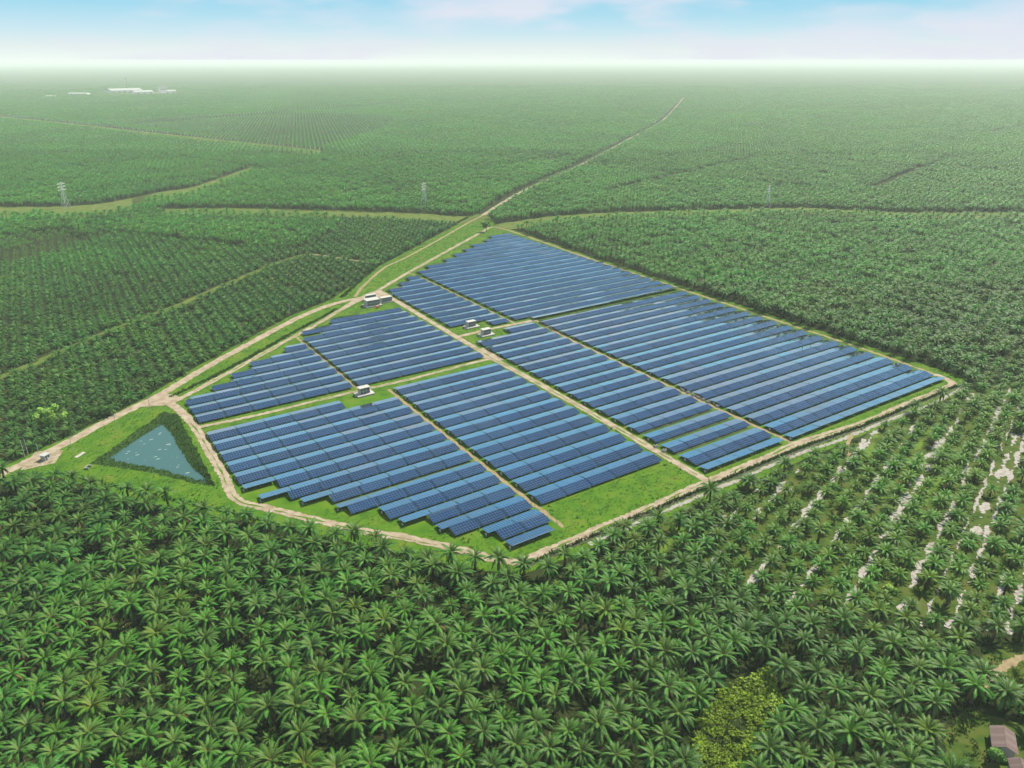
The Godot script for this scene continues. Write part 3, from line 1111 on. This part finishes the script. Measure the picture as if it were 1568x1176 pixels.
func furniture() -> void:
	cabin(124.0, 321.0, 5.2, 3.0, 3.0, "white inverter cabin on a broad pale slab beside the narrow crossing road")
	cabin(218.8, 379.5, 5.4, 3.0, 3.0, "white inverter cabin on the lawn behind the short crossing road")
	cabin(218.8, 362.0, 5.4, 3.0, 3.0, "white inverter cabin on the lawn in front of the short crossing road")
	# substation by the triangular sand yard
	cabin(186.0, 453.6, 9.0, 6.0, 3.6, "largest white substation building at the corner of the sand yard", 1.2)
	cabin(197.0, 455.5, 8.0, 3.2, 2.8, "long low white transformer cabin right of the largest substation building", 0.8)
	cabin(190.5, 466.0, 7.0, 2.6, 2.8, "white switchgear cabin behind the largest substation building", 0.7)
	var g := thing("orange_generator", "small orange generator on the grass in front of the substation", "generator", at(186.8, 446.2))
	hut_box(g, "skid", Vector3(-1.1, 0, -0.6), Vector3(1.1, 0.25, 0.6), mats.dark)
	hut_box(g, "housing", Vector3(-1.0, 0.25, -0.5), Vector3(0.7, 1.5, 0.5), mats.orange)
	var ex := Shape.new()
	ex.tube(Vector3(0.4, 1.5, 0), Vector3(0.4, 2.0, 0), 0.09, 0.09, 6)
	put("exhaust_pipe", ex.mesh(), mats.dark, g)
	var rad := hut_box(g, "radiator_grille", Vector3(0.7, 0.4, -0.42), Vector3(0.76, 1.35, 0.42), mats.dark)
	rad.name = "radiator_grille"
	# pale drain segments lying beside the tracks
	var spots := [[257.3, 238.6, "farthest"], [257.3, 235.0, "2nd farthest"], [257.4, 231.4, "3rd farthest"], [257.3, 228.0, "4th farthest"], [257.3, 225.2, "3rd nearest"], [257.4, 222.0, "2nd nearest"], [257.3, 216.2, "nearest"]]
	for p: Array in spots:
		drain_piece(p[0], p[1], 1.57, "%s pale concrete drain segment along the right-hand gap between blocks" % p[2])
	drain_piece(205.1, 202.2, 1.3, "pale concrete drain segment beside the central road, the farther of two")
	drain_piece(205.2, 197.4, 1.8, "pale concrete drain segment beside the central road, the nearer of two")
	# along the outer road
	pole(33.2, 356.8, 7.5, "slim pole on the verge nearest the road junction")
	pole(17.5, 344.5, 7.5, "slim pole on the verge halfway along the pond")
	pole(-0.9, 331.7, 7.5, "slim pole on the verge nearest the guard cabin")
	pole(-17.9, 337.8, 7.8, "taller gate post at the far side of the entrance", false)
	pole(-16.6, 338.6, 8.0, "second tall gate post beside its twin at the entrance", false)
	pole(-13.0, 340.6, 4.0, "short gate post at the far side of the entrance", false)
	pole(133.0, 460.6, 8.0, "lone pole on the far verge of the outer road")
	var c := thing("guard_cabin", "small grey guard cabin standing on the entrance road", "cabin", at(-10.8, 331.0), 0.7)
	hut_box(c, "wall", Vector3(-1.3, 0, -1.1), Vector3(1.3, 2.3, 1.1), mats.grey)
	hut_box(c, "roof", Vector3(-1.6, 2.3, -1.4), Vector3(1.6, 2.45, 1.4), mats.tin)
	var d := hut_box(c, "door", Vector3(-1.0, 0.05, 1.103), Vector3(-0.2, 2.0, 1.14), mats.dark)
	hut_box(d, "handle", Vector3(-0.4, 1.0, 1.14), Vector3(-0.32, 1.06, 1.2), mats.alu)
	hut_box(c, "window", Vector3(0.1, 1.0, 1.103), Vector3(1.0, 1.8, 1.14), mats.dark)
	var k := thing("culvert_headwall", "white concrete culvert headwall at the corner of the pond plot", "culvert", at(2.9, 313.4), 0.9)
	hut_box(k, "wing_wall", Vector3(-1.2, 0, -0.9), Vector3(1.2, 0.9, -0.7), mats.white)
	hut_box(k, "wing_wall", Vector3(-1.2, 0, -0.7), Vector3(-1.0, 0.9, 0.8), mats.white)
	hut_box(k, "wing_wall", Vector3(1.0, 0, -0.7), Vector3(1.2, 0.9, 0.8), mats.white)
	hut_box(k, "pipe_mouth", Vector3(-0.6, 0.05, -0.69), Vector3(0.6, 0.75, -0.62), mats.dark)
	var sl := thing("concrete_slab", "pale concrete slab lying on the grass near the entrance", "slab", at(1.2, 327.4), 0.75)
	for i in 3:
		hut_box(sl, "slab_panel", Vector3(-2.4 + i * 1.62, 0, -0.7), Vector3(-0.84 + i * 1.62, 0.22, 0.7), mats.concrete)
	# pylons of the power line
	pylon(49.8, 976.7, 27.0, "lattice pylon beside the grassy lane at the far left")
	pylon(384.9, 764.8, 26.0, "lattice pylon among palms behind the farm's far corner")
	pylon(700.0, 552.0, 24.0, "lattice pylon beside the lane right of the far corner")
	# mill far away
	shed("mill_hall", "largest white-roofed mill hall in the far plantation", 585, 4400, 150, 90, 14, 22, 0.25)
	shed("mill_annexe", "lower roofed annexe in front of the largest mill hall", 640, 4210, 90, 50, 11, 17, 0.25)
	shed("storage_shed", "long low white shed left of the mill", 371, 4200, 84, 34, 9, 13, -0.55)
	shed("small_shed", "tiny pale shed farthest left of the mill", 245, 4040, 36, 22, 6, 9, -0.55)
	shed("side_shed", "small white-roofed shed right of the mill", 775, 4290, 60, 30, 9, 14, 0.2)
	var t := thing("mill_tower", "blocky pale boiler tower right of the mill hall", "building", at(735, 4230), 0.3, "distant mill buildings")
	hut_box(t, "wall", Vector3(-16, 0, -12), Vector3(16, 30, 12), mats.mill_wall)
	hut_box(t, "roof", Vector3(-17, 30, -13), Vector3(17, 31.5, 13), mats.tin)
	for i in 3:
		hut_box(t, "window", Vector3(-12 + i * 9, 16, 12.02), Vector3(-7 + i * 9, 22, 12.1), mats.dark)
	var ch := thing("mill_chimney", "thin pale chimney rising behind the mill hall", "chimney", at(655, 4760))
	var s := Shape.new()
	s.tube(Vector3.ZERO, Vector3.UP * 62, 3.2, 2.2, 10)
	put("stack", s.mesh(), mats.concrete, ch)
	var rim := Shape.new()
	rim.tube(Vector3.UP * 60.5, Vector3.UP * 62.5, 2.8, 2.8, 10)
	put("rim", rim.mesh(), mats.dark, ch)
	village_hut(168.8, 45.4, 6.0, 4.2, 0.55, "tin-roofed hut with rusty red roof at the bottom right clearing")
	village_hut(163.6, 39.2, 4.0, 3.2, 0.65, "small rusty-roofed outhouse in front of the tin-roofed hut")
	broadleaf(-6.0, 362.0, Vector3(7.5, 4.0, 5.5), 4.5, 21, Color(0.16, 0.30, 0.045), "bright light-green broadleaf tree among dark palms left of the entrance road")
	broadleaf(163.0, 44.5, Vector3(1.8, 1.6, 1.8), 1.2, 22, Color(0.10, 0.22, 0.04), "small bright-green shrub tree beside the tin-roofed hut")
	broadleaf(196.0, 92.0, Vector3(2.6, 1.6, 2.4), 2.0, 23, Color(0.16, 0.28, 0.04), "small light-green tree among the sandy palm rows")
	broadleaf(372.0, 612.0, Vector3(4.5, 3.5, 4.5), 5.0, 24, Color(0.09, 0.17, 0.035), "rounded tree at the farm's far corner beside the turning road")

func creepers() -> void:
	# bright ground cover climbing over the gap among the front palms
	var area := pv([102, 82.3, 113, 89.8, 125, 93.8, 134, 93, 141, 91, 136, 83, 126, 77, 116, 72, 104, 76])
	var places := []
	var tints := []
	var heap := leafy_crown(31, Vector3(1.0, 0.75, 1.0), 160, 0.24, Color(1, 1, 1))
	for i in 1900:
		var p := Vector2(rng.randf_range(96, 151), rng.randf_range(69, 95))
		if not Geometry2D.is_point_in_polygon(p, area):
			continue
		var n := patches.get_noise_2d(p.x * 9.0, p.y * 9.0)
		places.append(Transform3D(Basis(Vector3.UP, rng.randf() * TAU).scaled(Vector3.ONE * rng.randf_range(0.5, 1.3) * (1.0 + n)), at(p.x, p.y, 0.5 + n * 1.6)))
		tints.append(Color(0.135, 0.215, 0.016) * rng.randf_range(0.55, 1.3))
	scatter("creeper_cover", "yellow-green creeper covering a gap among the front palms", heap, mats.broad, places, tints)

# ---------------------------------------------------------------- the scene

func _ready() -> void:
	rng.seed = 20240611
	patches.seed = 77
	patches.frequency = 0.006
	patches.fractal_octaves = 4
	# camera
	var cam := Camera3D.new()
	cam.name = "camera"
	add_child(cam)
	cam.fov = 54.0
	cam.far = 120000.0
	cam.near = 1.0
	cam.look_at_from_position(Vector3(0, EYE_HEIGHT, 0), Vector3(FORWARD.x * cos(PITCH), EYE_HEIGHT - sin(PITCH), -FORWARD.y * cos(PITCH)), Vector3.UP)
	# the sun stands ahead and to the right, high
	var az := deg_to_rad(46.0)
	var el := deg_to_rad(50.0)
	var d2 := FORWARD * cos(az) + SIDE * sin(az)
	sun_way = Vector3(d2.x * cos(el), sin(el), -d2.y * cos(el))
	# sky, exposure, haze
	var e := Environment.new()
	e.background_mode = Environment.BG_SKY
	var sky := Sky.new()
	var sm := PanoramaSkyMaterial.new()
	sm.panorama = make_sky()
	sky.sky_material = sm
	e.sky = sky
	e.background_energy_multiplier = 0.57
	e.tonemap_mode = Environment.TONE_MAPPER_LINEAR
	e.tonemap_exposure = 2.2
	e.fog_enabled = true
	e.fog_density = 0.0001
	e.fog_light_color = Color(0.92, 0.98, 0.94)
	e.sdfgi_enabled = true
	e.ssao_enabled = true
	e.ssil_enabled = true
	var we := WorldEnvironment.new()
	we.environment = e
	add_child(we)
	var sun := DirectionalLight3D.new()
	sun.name = "sun"
	add_child(sun)
	sun.look_at_from_position(sun_way * 100.0, Vector3.ZERO, Vector3.UP)
	sun.light_energy = 1.6
	sun.light_angular_distance = 0.5
	sun.light_color = Color(1.0, 0.96, 0.88)
	sun.shadow_enabled = true
	print("sky done ", Time.get_ticks_msec())

	# materials
	mats.cells = StandardMaterial3D.new()
	mats.cells.albedo_color = lin(0.028, 0.14, 0.27)
	mats.cells.vertex_color_use_as_albedo = true
	mats.cells.metallic = 0.9
	mats.cells.roughness = 0.05
	mats.cells.clearcoat_enabled = true
	mats.cells.clearcoat = 1.0
	mats.cells.clearcoat_roughness = 0.02
	mats.alu = plain(lin(0.16, 0.18, 0.21), 0.7)
	mats.steel = plain(lin(0.20, 0.20, 0.20), 0.6, 0.4)
	mats.galvanised = plain(lin(0.55, 0.56, 0.57), 0.6, 0.2)
	mats.white = plain(lin(0.38, 0.38, 0.365), 0.6)
	mats.white.albedo_texture = noise_map(0.03, [Color(0.82, 0.81, 0.78), Color(1, 1, 1)], 62)
	mats.grey = plain(lin(0.30, 0.32, 0.33), 0.7)
	mats.dark = plain(lin(0.05, 0.052, 0.055), 0.6)
	mats.orange = plain(lin(0.55, 0.15, 0.04), 0.5)
	mats.concrete = plain(lin(0.36, 0.345, 0.325), 0.9)
	mats.concrete.albedo_texture = noise_map(0.02, [Color(0.8, 0.8, 0.8), Color(1, 1, 1)], 61)
	mats.mill_wall = plain(lin(0.55, 0.55, 0.52), 0.8)
	mats.tin = plain(lin(0.27, 0.28, 0.27), 0.6)
	mats.hut_wall = plain(lin(0.30, 0.30, 0.29), 0.9)
	mats.rust = plain(lin(0.085, 0.055, 0.05), 0.8)
	mats.rust_pale = plain(lin(0.105, 0.075, 0.07), 0.8)
	mats.bark = StandardMaterial3D.new()
	mats.bark.vertex_color_use_as_albedo = true
	mats.bark.roughness = 0.95
	mats.palm = leaf_mat(lin(0.75, 0.75, 0.75))
	mats.blade = leaf_mat(Color.WHITE, 0.4)
	mats.broad = leaf_mat(Color.WHITE, 0.4)
	mats.far_leaf = ground_mat([lin(0.035, 0.075, 0.022), lin(0.05, 0.10, 0.028), lin(0.07, 0.13, 0.035)], 900.0, [Color(0.6, 0.65, 0.6), Color(1, 1, 1)], 60.0, 9)
	mats.soil = ground_mat([lin(0.018, 0.032, 0.009), lin(0.030, 0.048, 0.012), lin(0.052, 0.056, 0.022)], 90.0, [Color(0.55, 0.55, 0.5), Color(1, 1, 1)], 9.0, 2)
	mats.lawn = ground_mat([lin(0.038, 0.108, 0.007), lin(0.066, 0.152, 0.009), lin(0.095, 0.175, 0.012), lin(0.15, 0.165, 0.03)], 70.0, [Color(0.62, 0.7, 0.6), Color(1, 1, 1)], 6.0, 3)
	mats.bank = ground_mat([lin(0.025, 0.06, 0.014), lin(0.04, 0.09, 0.02)], 20.0, [Color(0.6, 0.6, 0.6), Color(1, 1, 1)], 4.0, 4)
	mats.sand = ground_mat([lin(0.21, 0.165, 0.115), lin(0.30, 0.255, 0.20), lin(0.37, 0.33, 0.27)], 30.0, [Color(0.78, 0.76, 0.72), Color(1, 1, 1)], 5.0, 5)
	mats.white_sand = ground_mat([lin(0.22, 0.20, 0.17), lin(0.34, 0.325, 0.315), lin(0.42, 0.405, 0.40)], 14.0, [Color(0.7, 0.7, 0.68), Color(1, 1, 1)], 3.0, 14)
	mats.scrub = ground_mat([lin(0.035, 0.075, 0.012), lin(0.06, 0.115, 0.017), lin(0.10, 0.14, 0.026), lin(0.13, 0.12, 0.05)], 40.0, [Color(0.5, 0.52, 0.45), Color(1, 1, 1)], 5.0, 15)
	mats.grassy = ground_mat([lin(0.075, 0.15, 0.02), lin(0.12, 0.20, 0.028), lin(0.17, 0.22, 0.045)], 20.0, [Color(0.55, 0.6, 0.5), Color(1, 1, 1)], 4.0, 17)
	mats.dirt = ground_mat([lin(0.21, 0.155, 0.09), lin(0.30, 0.24, 0.16), lin(0.18, 0.165, 0.07)], 25.0, [Color(0.7, 0.7, 0.65), Color(1, 1, 1)], 4.0, 6)
	mats.mud = ground_mat([lin(0.05, 0.05, 0.035), lin(0.10, 0.10, 0.07)], 15.0, [Color(0.6, 0.6, 0.6), Color(1, 1, 1)], 3.0, 8, 0.5)
	mats.gravel = ground_mat([lin(0.28, 0.26, 0.235), lin(0.38, 0.36, 0.33)], 20.0, [Color(0.65, 0.65, 0.65), Color(1, 1, 1)], 3.0, 10)
	mats.meadow = ground_mat([lin(0.07, 0.12, 0.02), lin(0.12, 0.155, 0.035), lin(0.155, 0.175, 0.055)], 60.0, [Color(0.6, 0.65, 0.55), Color(1, 1, 1)], 7.0, 12)
	mats.scum = plain(lin(0.28, 0.33, 0.31), 0.8)
	mats.water = plain(lin(0.030, 0.075, 0.07), 0.16)
	mats.water.metallic_specular = 0.45

	# ground plan
	lawn = ragged(pv([-8.3, 313, 1.8, 297, 20, 271.5, 38, 248.5, 45, 241, 58.8, 224.5, 75.5, 202.5, 95.5, 176.5, 109, 162, 130, 160.8, 200, 160.5, 250, 161, 380, 161.5, 390, 171, 391, 230, 392, 300, 393, 480, 398, 600, 397, 636, 418, 684, 410, 693, 370, 661, 255, 565, 230, 545, 168, 481, 130, 458.5, 65, 404.5, 30, 372, 0, 350, -22, 336, -30, 330, -24, 322]), 2.5, 0.35)
	pond_rim = ragged(pv([4, 317, 38, 353, 43, 346, 42.6, 297, 42, 270, 36, 277, 22, 297]), 2.2, 0.5)
	var water := ragged(pv([12.4, 322.4, 33.3, 340.2, 34.7, 334.3, 35.5, 311.7, 36.5, 294.2, 39.7, 282.6, 29.4, 300.4, 19.1, 313.8]), 1.8, 0.45)
	clearings = [pv([102, 82.3, 113, 89.8, 125, 93.8, 134, 93, 141, 91, 136, 83, 126, 77, 116, 72, 104, 76]), pv([161, 55, 173, 56, 180, 47, 176, 34, 156, 32, 150, 42, 153, 50]), pv([181, 53, 187, 64, 206, 62, 214, 54, 196, 49]), pv([265, 157, 300, 164, 300, 157, 270, 149]), pv([91, 162, 97, 171, 104, 166, 98, 158])]
	var all := PackedVector2Array([Vector2(-50000, -3000), Vector2(55000, -3000), Vector2(55000, 55000), Vector2(-50000, 55000)])
	tag(sheet("ground", around_pond(all), 0.0, mats.soil), "dark undergrowth under the palms", "", "", "structure")
	tag(sheet("lawn", around_pond(lawn), 0.03, mats.lawn), "mown grass of the solar farm", "", "", "structure")
	pond(water)
	# roads
	road("outer_road", [-70, 297, -40, 317, -25, 328, -19, 332, -7, 339.2, 11.7, 354.2, 29.4, 367, 38.5, 373, 69.5, 401.3, 107.8, 432.8, 133.6, 453, 158, 467.6, 174, 473, 186, 474], 5.0, 0.06, mats.sand, 0.4, "pale sand road along the farm's upper left edge")
	road("perimeter_road", [40, 369, 43, 361, 45.5, 343.4, 46.7, 326, 46.7, 300.6, 46.6, 279, 45.6, 262, 47.2, 254, 52.3, 246.7, 62.7, 232.2, 72.2, 219.7, 79.7, 209.4, 87, 201.5, 100, 184.5, 105.7, 175.3, 112.5, 168.6, 121.6, 167.8, 142, 168.1, 165.2, 168.5, 200, 170.2, 233, 170.4, 256, 171.6, 296, 168.3, 330, 168.7, 374, 169.6, 379.5, 172.5, 382, 182], 3.8, 0.09, mats.sand, 0.4, "sand road skirting the panels along the front")
	road("back_track", [382, 182, 385, 227, 385.5, 273, 386, 321, 386.5, 373, 388, 480, 391.4, 547, 393, 612, 390, 626, 384, 626], 2.2, 0.05, mats.dirt, 0.5, "narrow dirt track behind the right-hand panels")
	road("upper_road", [42, 363, 46.8, 364.2, 66.4, 378.5, 89.8, 396.3, 123.4, 422.5, 141.6, 436.2, 164.4, 455.2, 199, 480.5, 242, 515.5, 305.4, 565.2, 386.1, 627.7], 3.2, 0.075, mats.sand, 0.35, "inner sand road beside the upper left panels")
	road("central_road", [203.8, 482, 203.6, 440, 202.4, 366.8, 202, 327.5, 203, 272, 203, 221, 202.6, 176, 202.6, 170], 3.6, 0.105, mats.sand, 0.35, "straight sand road through the middle of the farm")
	road("crossing_road", [47, 327.6, 73, 325.6, 105, 326.2, 127, 326.1, 154, 325.6, 185, 327.2, 202, 327.6], 2.3, 0.12, mats.sand, 0.3, "narrow sand road crossing the left blocks")
	road("short_crossing_road", [202.7, 368.4, 233, 369.4, 260, 368.6], 3.0, 0.12, mats.sand, 0.3, "short sand road between the two white cabins")
	road("service_track", [136.4, 320, 136.0, 287, 136.2, 268, 136.3, 228, 136.6, 187, 137, 176], 1.7, 0.07, mats.dirt, 0.5, "sandy gap between the lower panel blocks")
	road("service_track", [123.4, 421, 123.9, 382, 124, 327.7], 1.5, 0.07, mats.dirt, 0.45, "sandy gap between the upper left panel blocks")
	road("service_track", [259, 368, 256, 330, 255.6, 280, 255.6, 250, 255.8, 206, 256.4, 185, 257, 172], 2.0, 0.07, mats.dirt, 0.6, "sandy gap between the right-hand panel blocks")
	road("service_track", [243.5, 514, 245.2, 480, 245, 410, 245, 370], 1.3, 0.07, mats.dirt, 0.4, "sandy gap between the far panel blocks")
	road("drain", [112, 164.6, 142, 165.6, 200, 166.6, 250, 167.2, 300, 165.6, 376, 166.6], 1.6, 0.05, mats.mud, 0.35, "muddy drain along the front of the farm")
	road("gravel_lane", [138, 163.2, 163, 163.8, 192, 164.4, 214, 164.6, 249, 165.4, 274, 163.6, 310, 163.6, 345, 162.6, 368, 164, 380, 165], 1.8, 0.06, mats.gravel, 0.45, "pale gravel lane outside the drain")
	road("drain", [45, 370, 66, 383, 100, 409, 125, 429.5, 150, 448, 163, 459], 1.2, 0.05, mats.mud, 0.4, "weedy drain between the two upper roads")
	road("grass_track", [184, 478, 200, 501, 235, 541, 260, 559, 320, 608, 376, 656, 414, 686], 2.2, 0.05, mats.dirt, 0.5, "brown track running up the grass verge")
	road("drain", [176, 482, 232, 549, 258, 571, 330, 632, 392, 682], 2.0, 0.06, mats.mud, 0.5, "dark drain beside the upper palms")
	for middle: Array in [[45.5, 343.4, 46.7, 326, 46.7, 300.6, 46.6, 279, 45.6, 262, 47.2, 254, 52.3, 246.7, 62.7, 232.2, 79.7, 209.4, 100, 184.5], [121.6, 167.8, 165.2, 168.5, 200, 170.2, 233, 170.4, 256, 171.6, 296, 168.3, 374, 169.6], [73, 325.6, 105, 326.2, 127, 326.1, 154, 325.6, 185, 327.2], [66.4, 378.5, 89.8, 396.3, 123.4, 422.5, 164.4, 455.2], [242, 515.5, 305.4, 565.2, 386.1, 627.7], [202.2, 360, 202, 327.5, 203, 272, 203, 221, 202.6, 176]]:
		road("grassy_middle", middle, 0.8, 0.145, mats.grassy, 0.12, "thin broken grass line between the wheel tracks", true)
	# the sand yard by the substation
	tag(sheet("sand_yard", [pv([163, 456, 178, 470, 197, 482.5, 206, 484, 206, 470, 201, 461, 196, 468, 186, 471, 178, 466, 168, 458])], 0.135, mats.sand), "triangular sand yard at the substation", "", "", "structure")
	tag(sheet("sand_yard", [pv([197, 335, 200, 322, 206, 322, 206, 345])], 0.14, mats.sand), "widened sand corner where the crossing meets the central road", "", "", "structure")
	tag(sheet("sand_yard", [pv([-20, 326, -8, 325.5, -4, 336, -14, 341])], 0.08, mats.sand), "sandy forecourt round the guard cabin", "", "", "structure")
	tag(sheet("sand_yard", [pv([30, 364.5, 41, 360, 49, 363, 46, 372, 38, 376])], 0.1, mats.sand), "sandy junction above the pond", "", "", "structure")
	print("farm ground ", Time.get_ticks_msec())
	# plantation lanes
	var far_road := [414, 686, 452, 721, 532, 790, 639, 871, 738, 943, 1102, 1236, 1511, 1569, 2521, 2498]
	lane(far_road, 8.0)
	road("plantation_road", far_road, 5.0, 0.05, mats.sand, 0.8, "pale road running straight to the horizon")
	# lanes that cross the line of sight are cleared wide: the palms in front hide their near part
	open_lane("power_line_lane", [425, 694, 393, 690, 365, 728, 315, 776, 263, 822, 227, 853, 190, 880, 140, 910], 0.953, mats.meadow, "grassy lane under the power line behind the left palms")
	open_lane("power_line_lane", [143, 1022, 88, 984, 53, 985, 25, 999, -11, 1023, -90, 1078], 0.925, mats.meadow, "wide bright grassy lane at the far left")
	open_lane("power_line_lane", [318, 1212, 224, 1084, 190, 1046, 154, 1032, 120, 1002], 0.94, mats.meadow, "grassy branch lane running away to the right")
	open_lane("plantation_lane", [398, 636, 430, 640, 480, 640, 560, 612, 623, 582, 728, 528, 801, 451, 907, 381, 1200, 190], 0.955, mats.meadow, "grassy lane crossing the palms behind the farm")
	open_lane("plantation_lane", [-70, 406, -6.6, 462, 34.7, 497, 75, 526, 106, 553, 152, 592, 182, 613, 198, 620], 0.986, mats.meadow, "dry lane cutting through the palms at the left")
	var left_spur := [200, 618, 212, 600, 226, 572, 240, 556]
	lane(left_spur, 3.6)
	road("plantation_lane", left_spur, 2.6, 0.05, mats.dirt, 0.6, "short dry lane joining the upper track")
	var far_left := [0, 2850, 28, 2773, 164, 2383, 280, 2010, 433, 1554, 490, 1380]
	open_lane("plantation_lane", far_left, 0.945, mats.meadow, "distant pale lane below the mill")
	lane([249, 2200, 752, 2476, 1437, 2873], 22.0)
	lane([500, 4150, 900, 4160], 60.0)
	lane([560, 4420, 620, 4380, 760, 4260], 90.0)
	lane([330, 4190, 420, 4190], 40.0)
	tag(sheet("mill_yard", [pv([480, 4080, 860, 4050, 900, 4150, 800, 4350, 640, 4500, 520, 4460])], 0.05, mats.dirt), "bare yard round the distant mill", "", "", "structure")
	tag(sheet("scrub", [ragged(pv([150, 159, 378, 160.5, 420, 150, 420, 90, 300, 50, 215, 62, 170, 110]), 4.0, 2.5)], 0.02, mats.scrub), "rough scrubby ground under the right-hand palms", "", "", "structure")
	# sandy strips between the palm lines at the right
	for strip: Array in [[[299, 161, 285, 156.5, 274, 153], 2.6], [[264, 150, 252, 146.6, 241, 143.5], 1.8], [[316, 141, 300, 136.5, 283, 131.8], 2.6], [[273, 127.5, 265, 125.5, 258, 123.2, 247, 119, 234, 115], 2.2], [[345, 124.5, 325, 118, 305, 111.5, 289, 106.4], 3.0], [[277, 103.6, 265, 99, 253, 95], 2.4], [[305, 124, 296, 121, 288.8, 118.5], 1.2], [[240, 78.5, 228, 74.5, 216, 71.3, 207, 67.8], 1.5], [[222, 138, 212, 134, 203, 131], 1.3], [[226, 112, 214, 107.5, 203, 104], 1.4], [[190, 150, 181, 147, 172, 144], 1.2], [[232, 152, 226, 149.5, 219, 148], 1.4], [[200, 88, 192, 85, 184, 83], 1.6], [[184, 125, 176, 122, 168, 119], 1.2]]:
		lane(strip[0], 1.2)
		road("sandy_strip", strip[0], strip[1] * 1.15, 0.07, mats.white_sand, 0.4, "bare pale sand strip between palm lines at the right", true)
	var along := Vector2(cos(0.31), sin(0.31))
	var over := Vector2(-along.y, along.x)
	var east := pv([190, 157, 372, 159, 415, 150, 415, 95, 300, 45, 215, 58, 165, 100, 160, 140])
	for line in range(-24, 24):
		var streak := []
		var base := over * ((line + 0.5) * 7.7 * 0.866)
		if line % 2 == 0 and rng.randf() < 0.5:
			continue
		for k in range(0, 110):
			var q := base + along * (k * 4.0)
			if Geometry2D.is_point_in_polygon(q, east):
				q += over * rng.randf_range(-0.5, 0.5)
				streak.append_array([q.x, q.y])
		if streak.size() > 8:
			road("sandy_strip", streak, 1.9 if line % 2 else 1.1, 0.075, mats.white_sand, 0.3, "broken streak of pale sand between palm lines at the right", true)
	for strip: Array in [[[318, 148.5, 277, 135.4, 261, 130.6, 232, 121.5], 3.0], [[312, 132.3, 284, 124.4, 267, 119, 242, 112, 214, 103], 3.0], [[300, 165, 292, 157, 268, 149], 5.0], [[200, 160, 170, 152, 150, 146], 3.5]]:
		road("grass_strip", strip[0], strip[1], 0.04, mats.grassy, 0.6, "grassy strip between palm lines at the right", true)
	road("earth_path", [285, 164, 276, 160, 268, 154, 262, 150], 1.6, 0.07, mats.dirt, 0.4, "bare earth path leading into the right-hand palms")
	tag(sheet("clearing", [ragged(clearings[1], 1.5, 0.6)], 0.035, mats.scrub), "dry grassy clearing beside the hut", "", "", "structure")
	road("field_track", [183, 57.5, 190, 58.5, 204, 57.2, 225, 54], 2.2, 0.06, mats.dirt, 0.5, "brown field track at the lower right edge")
	tag(sheet("verge", [ragged(clearings[2], 1.5, 0.6)], 0.03, mats.scrub), "grass verge along the field track", "", "", "structure")
	ditches = [[[112, 165.4, 142, 166.4, 200, 167.6, 250, 168.4, 300, 166.6, 376, 167.6], 2, 0.7], [[45, 370, 66, 383, 100, 409, 125, 429.5, 150, 448, 163, 459], 2, 1.2], [[176, 482, 232, 549, 258, 571, 330, 632, 392, 682], 2, 1.6], [[-24, 338, 0, 353, 30, 375, 64, 407, 130, 461, 168, 484], 1, 1.2], [[-8, 318, 2, 303, 20.5, 277.6, 39, 253.6, 59, 223.5, 95, 175], 1, 1.0]]
	build_panels()
	print("panels ", Time.get_ticks_msec())
	furniture()
	plantation()
	print("palms ", Time.get_ticks_msec())
	distant_canopy()
	grasses(water)
	creepers()
	print("done ", Time.get_ticks_msec())
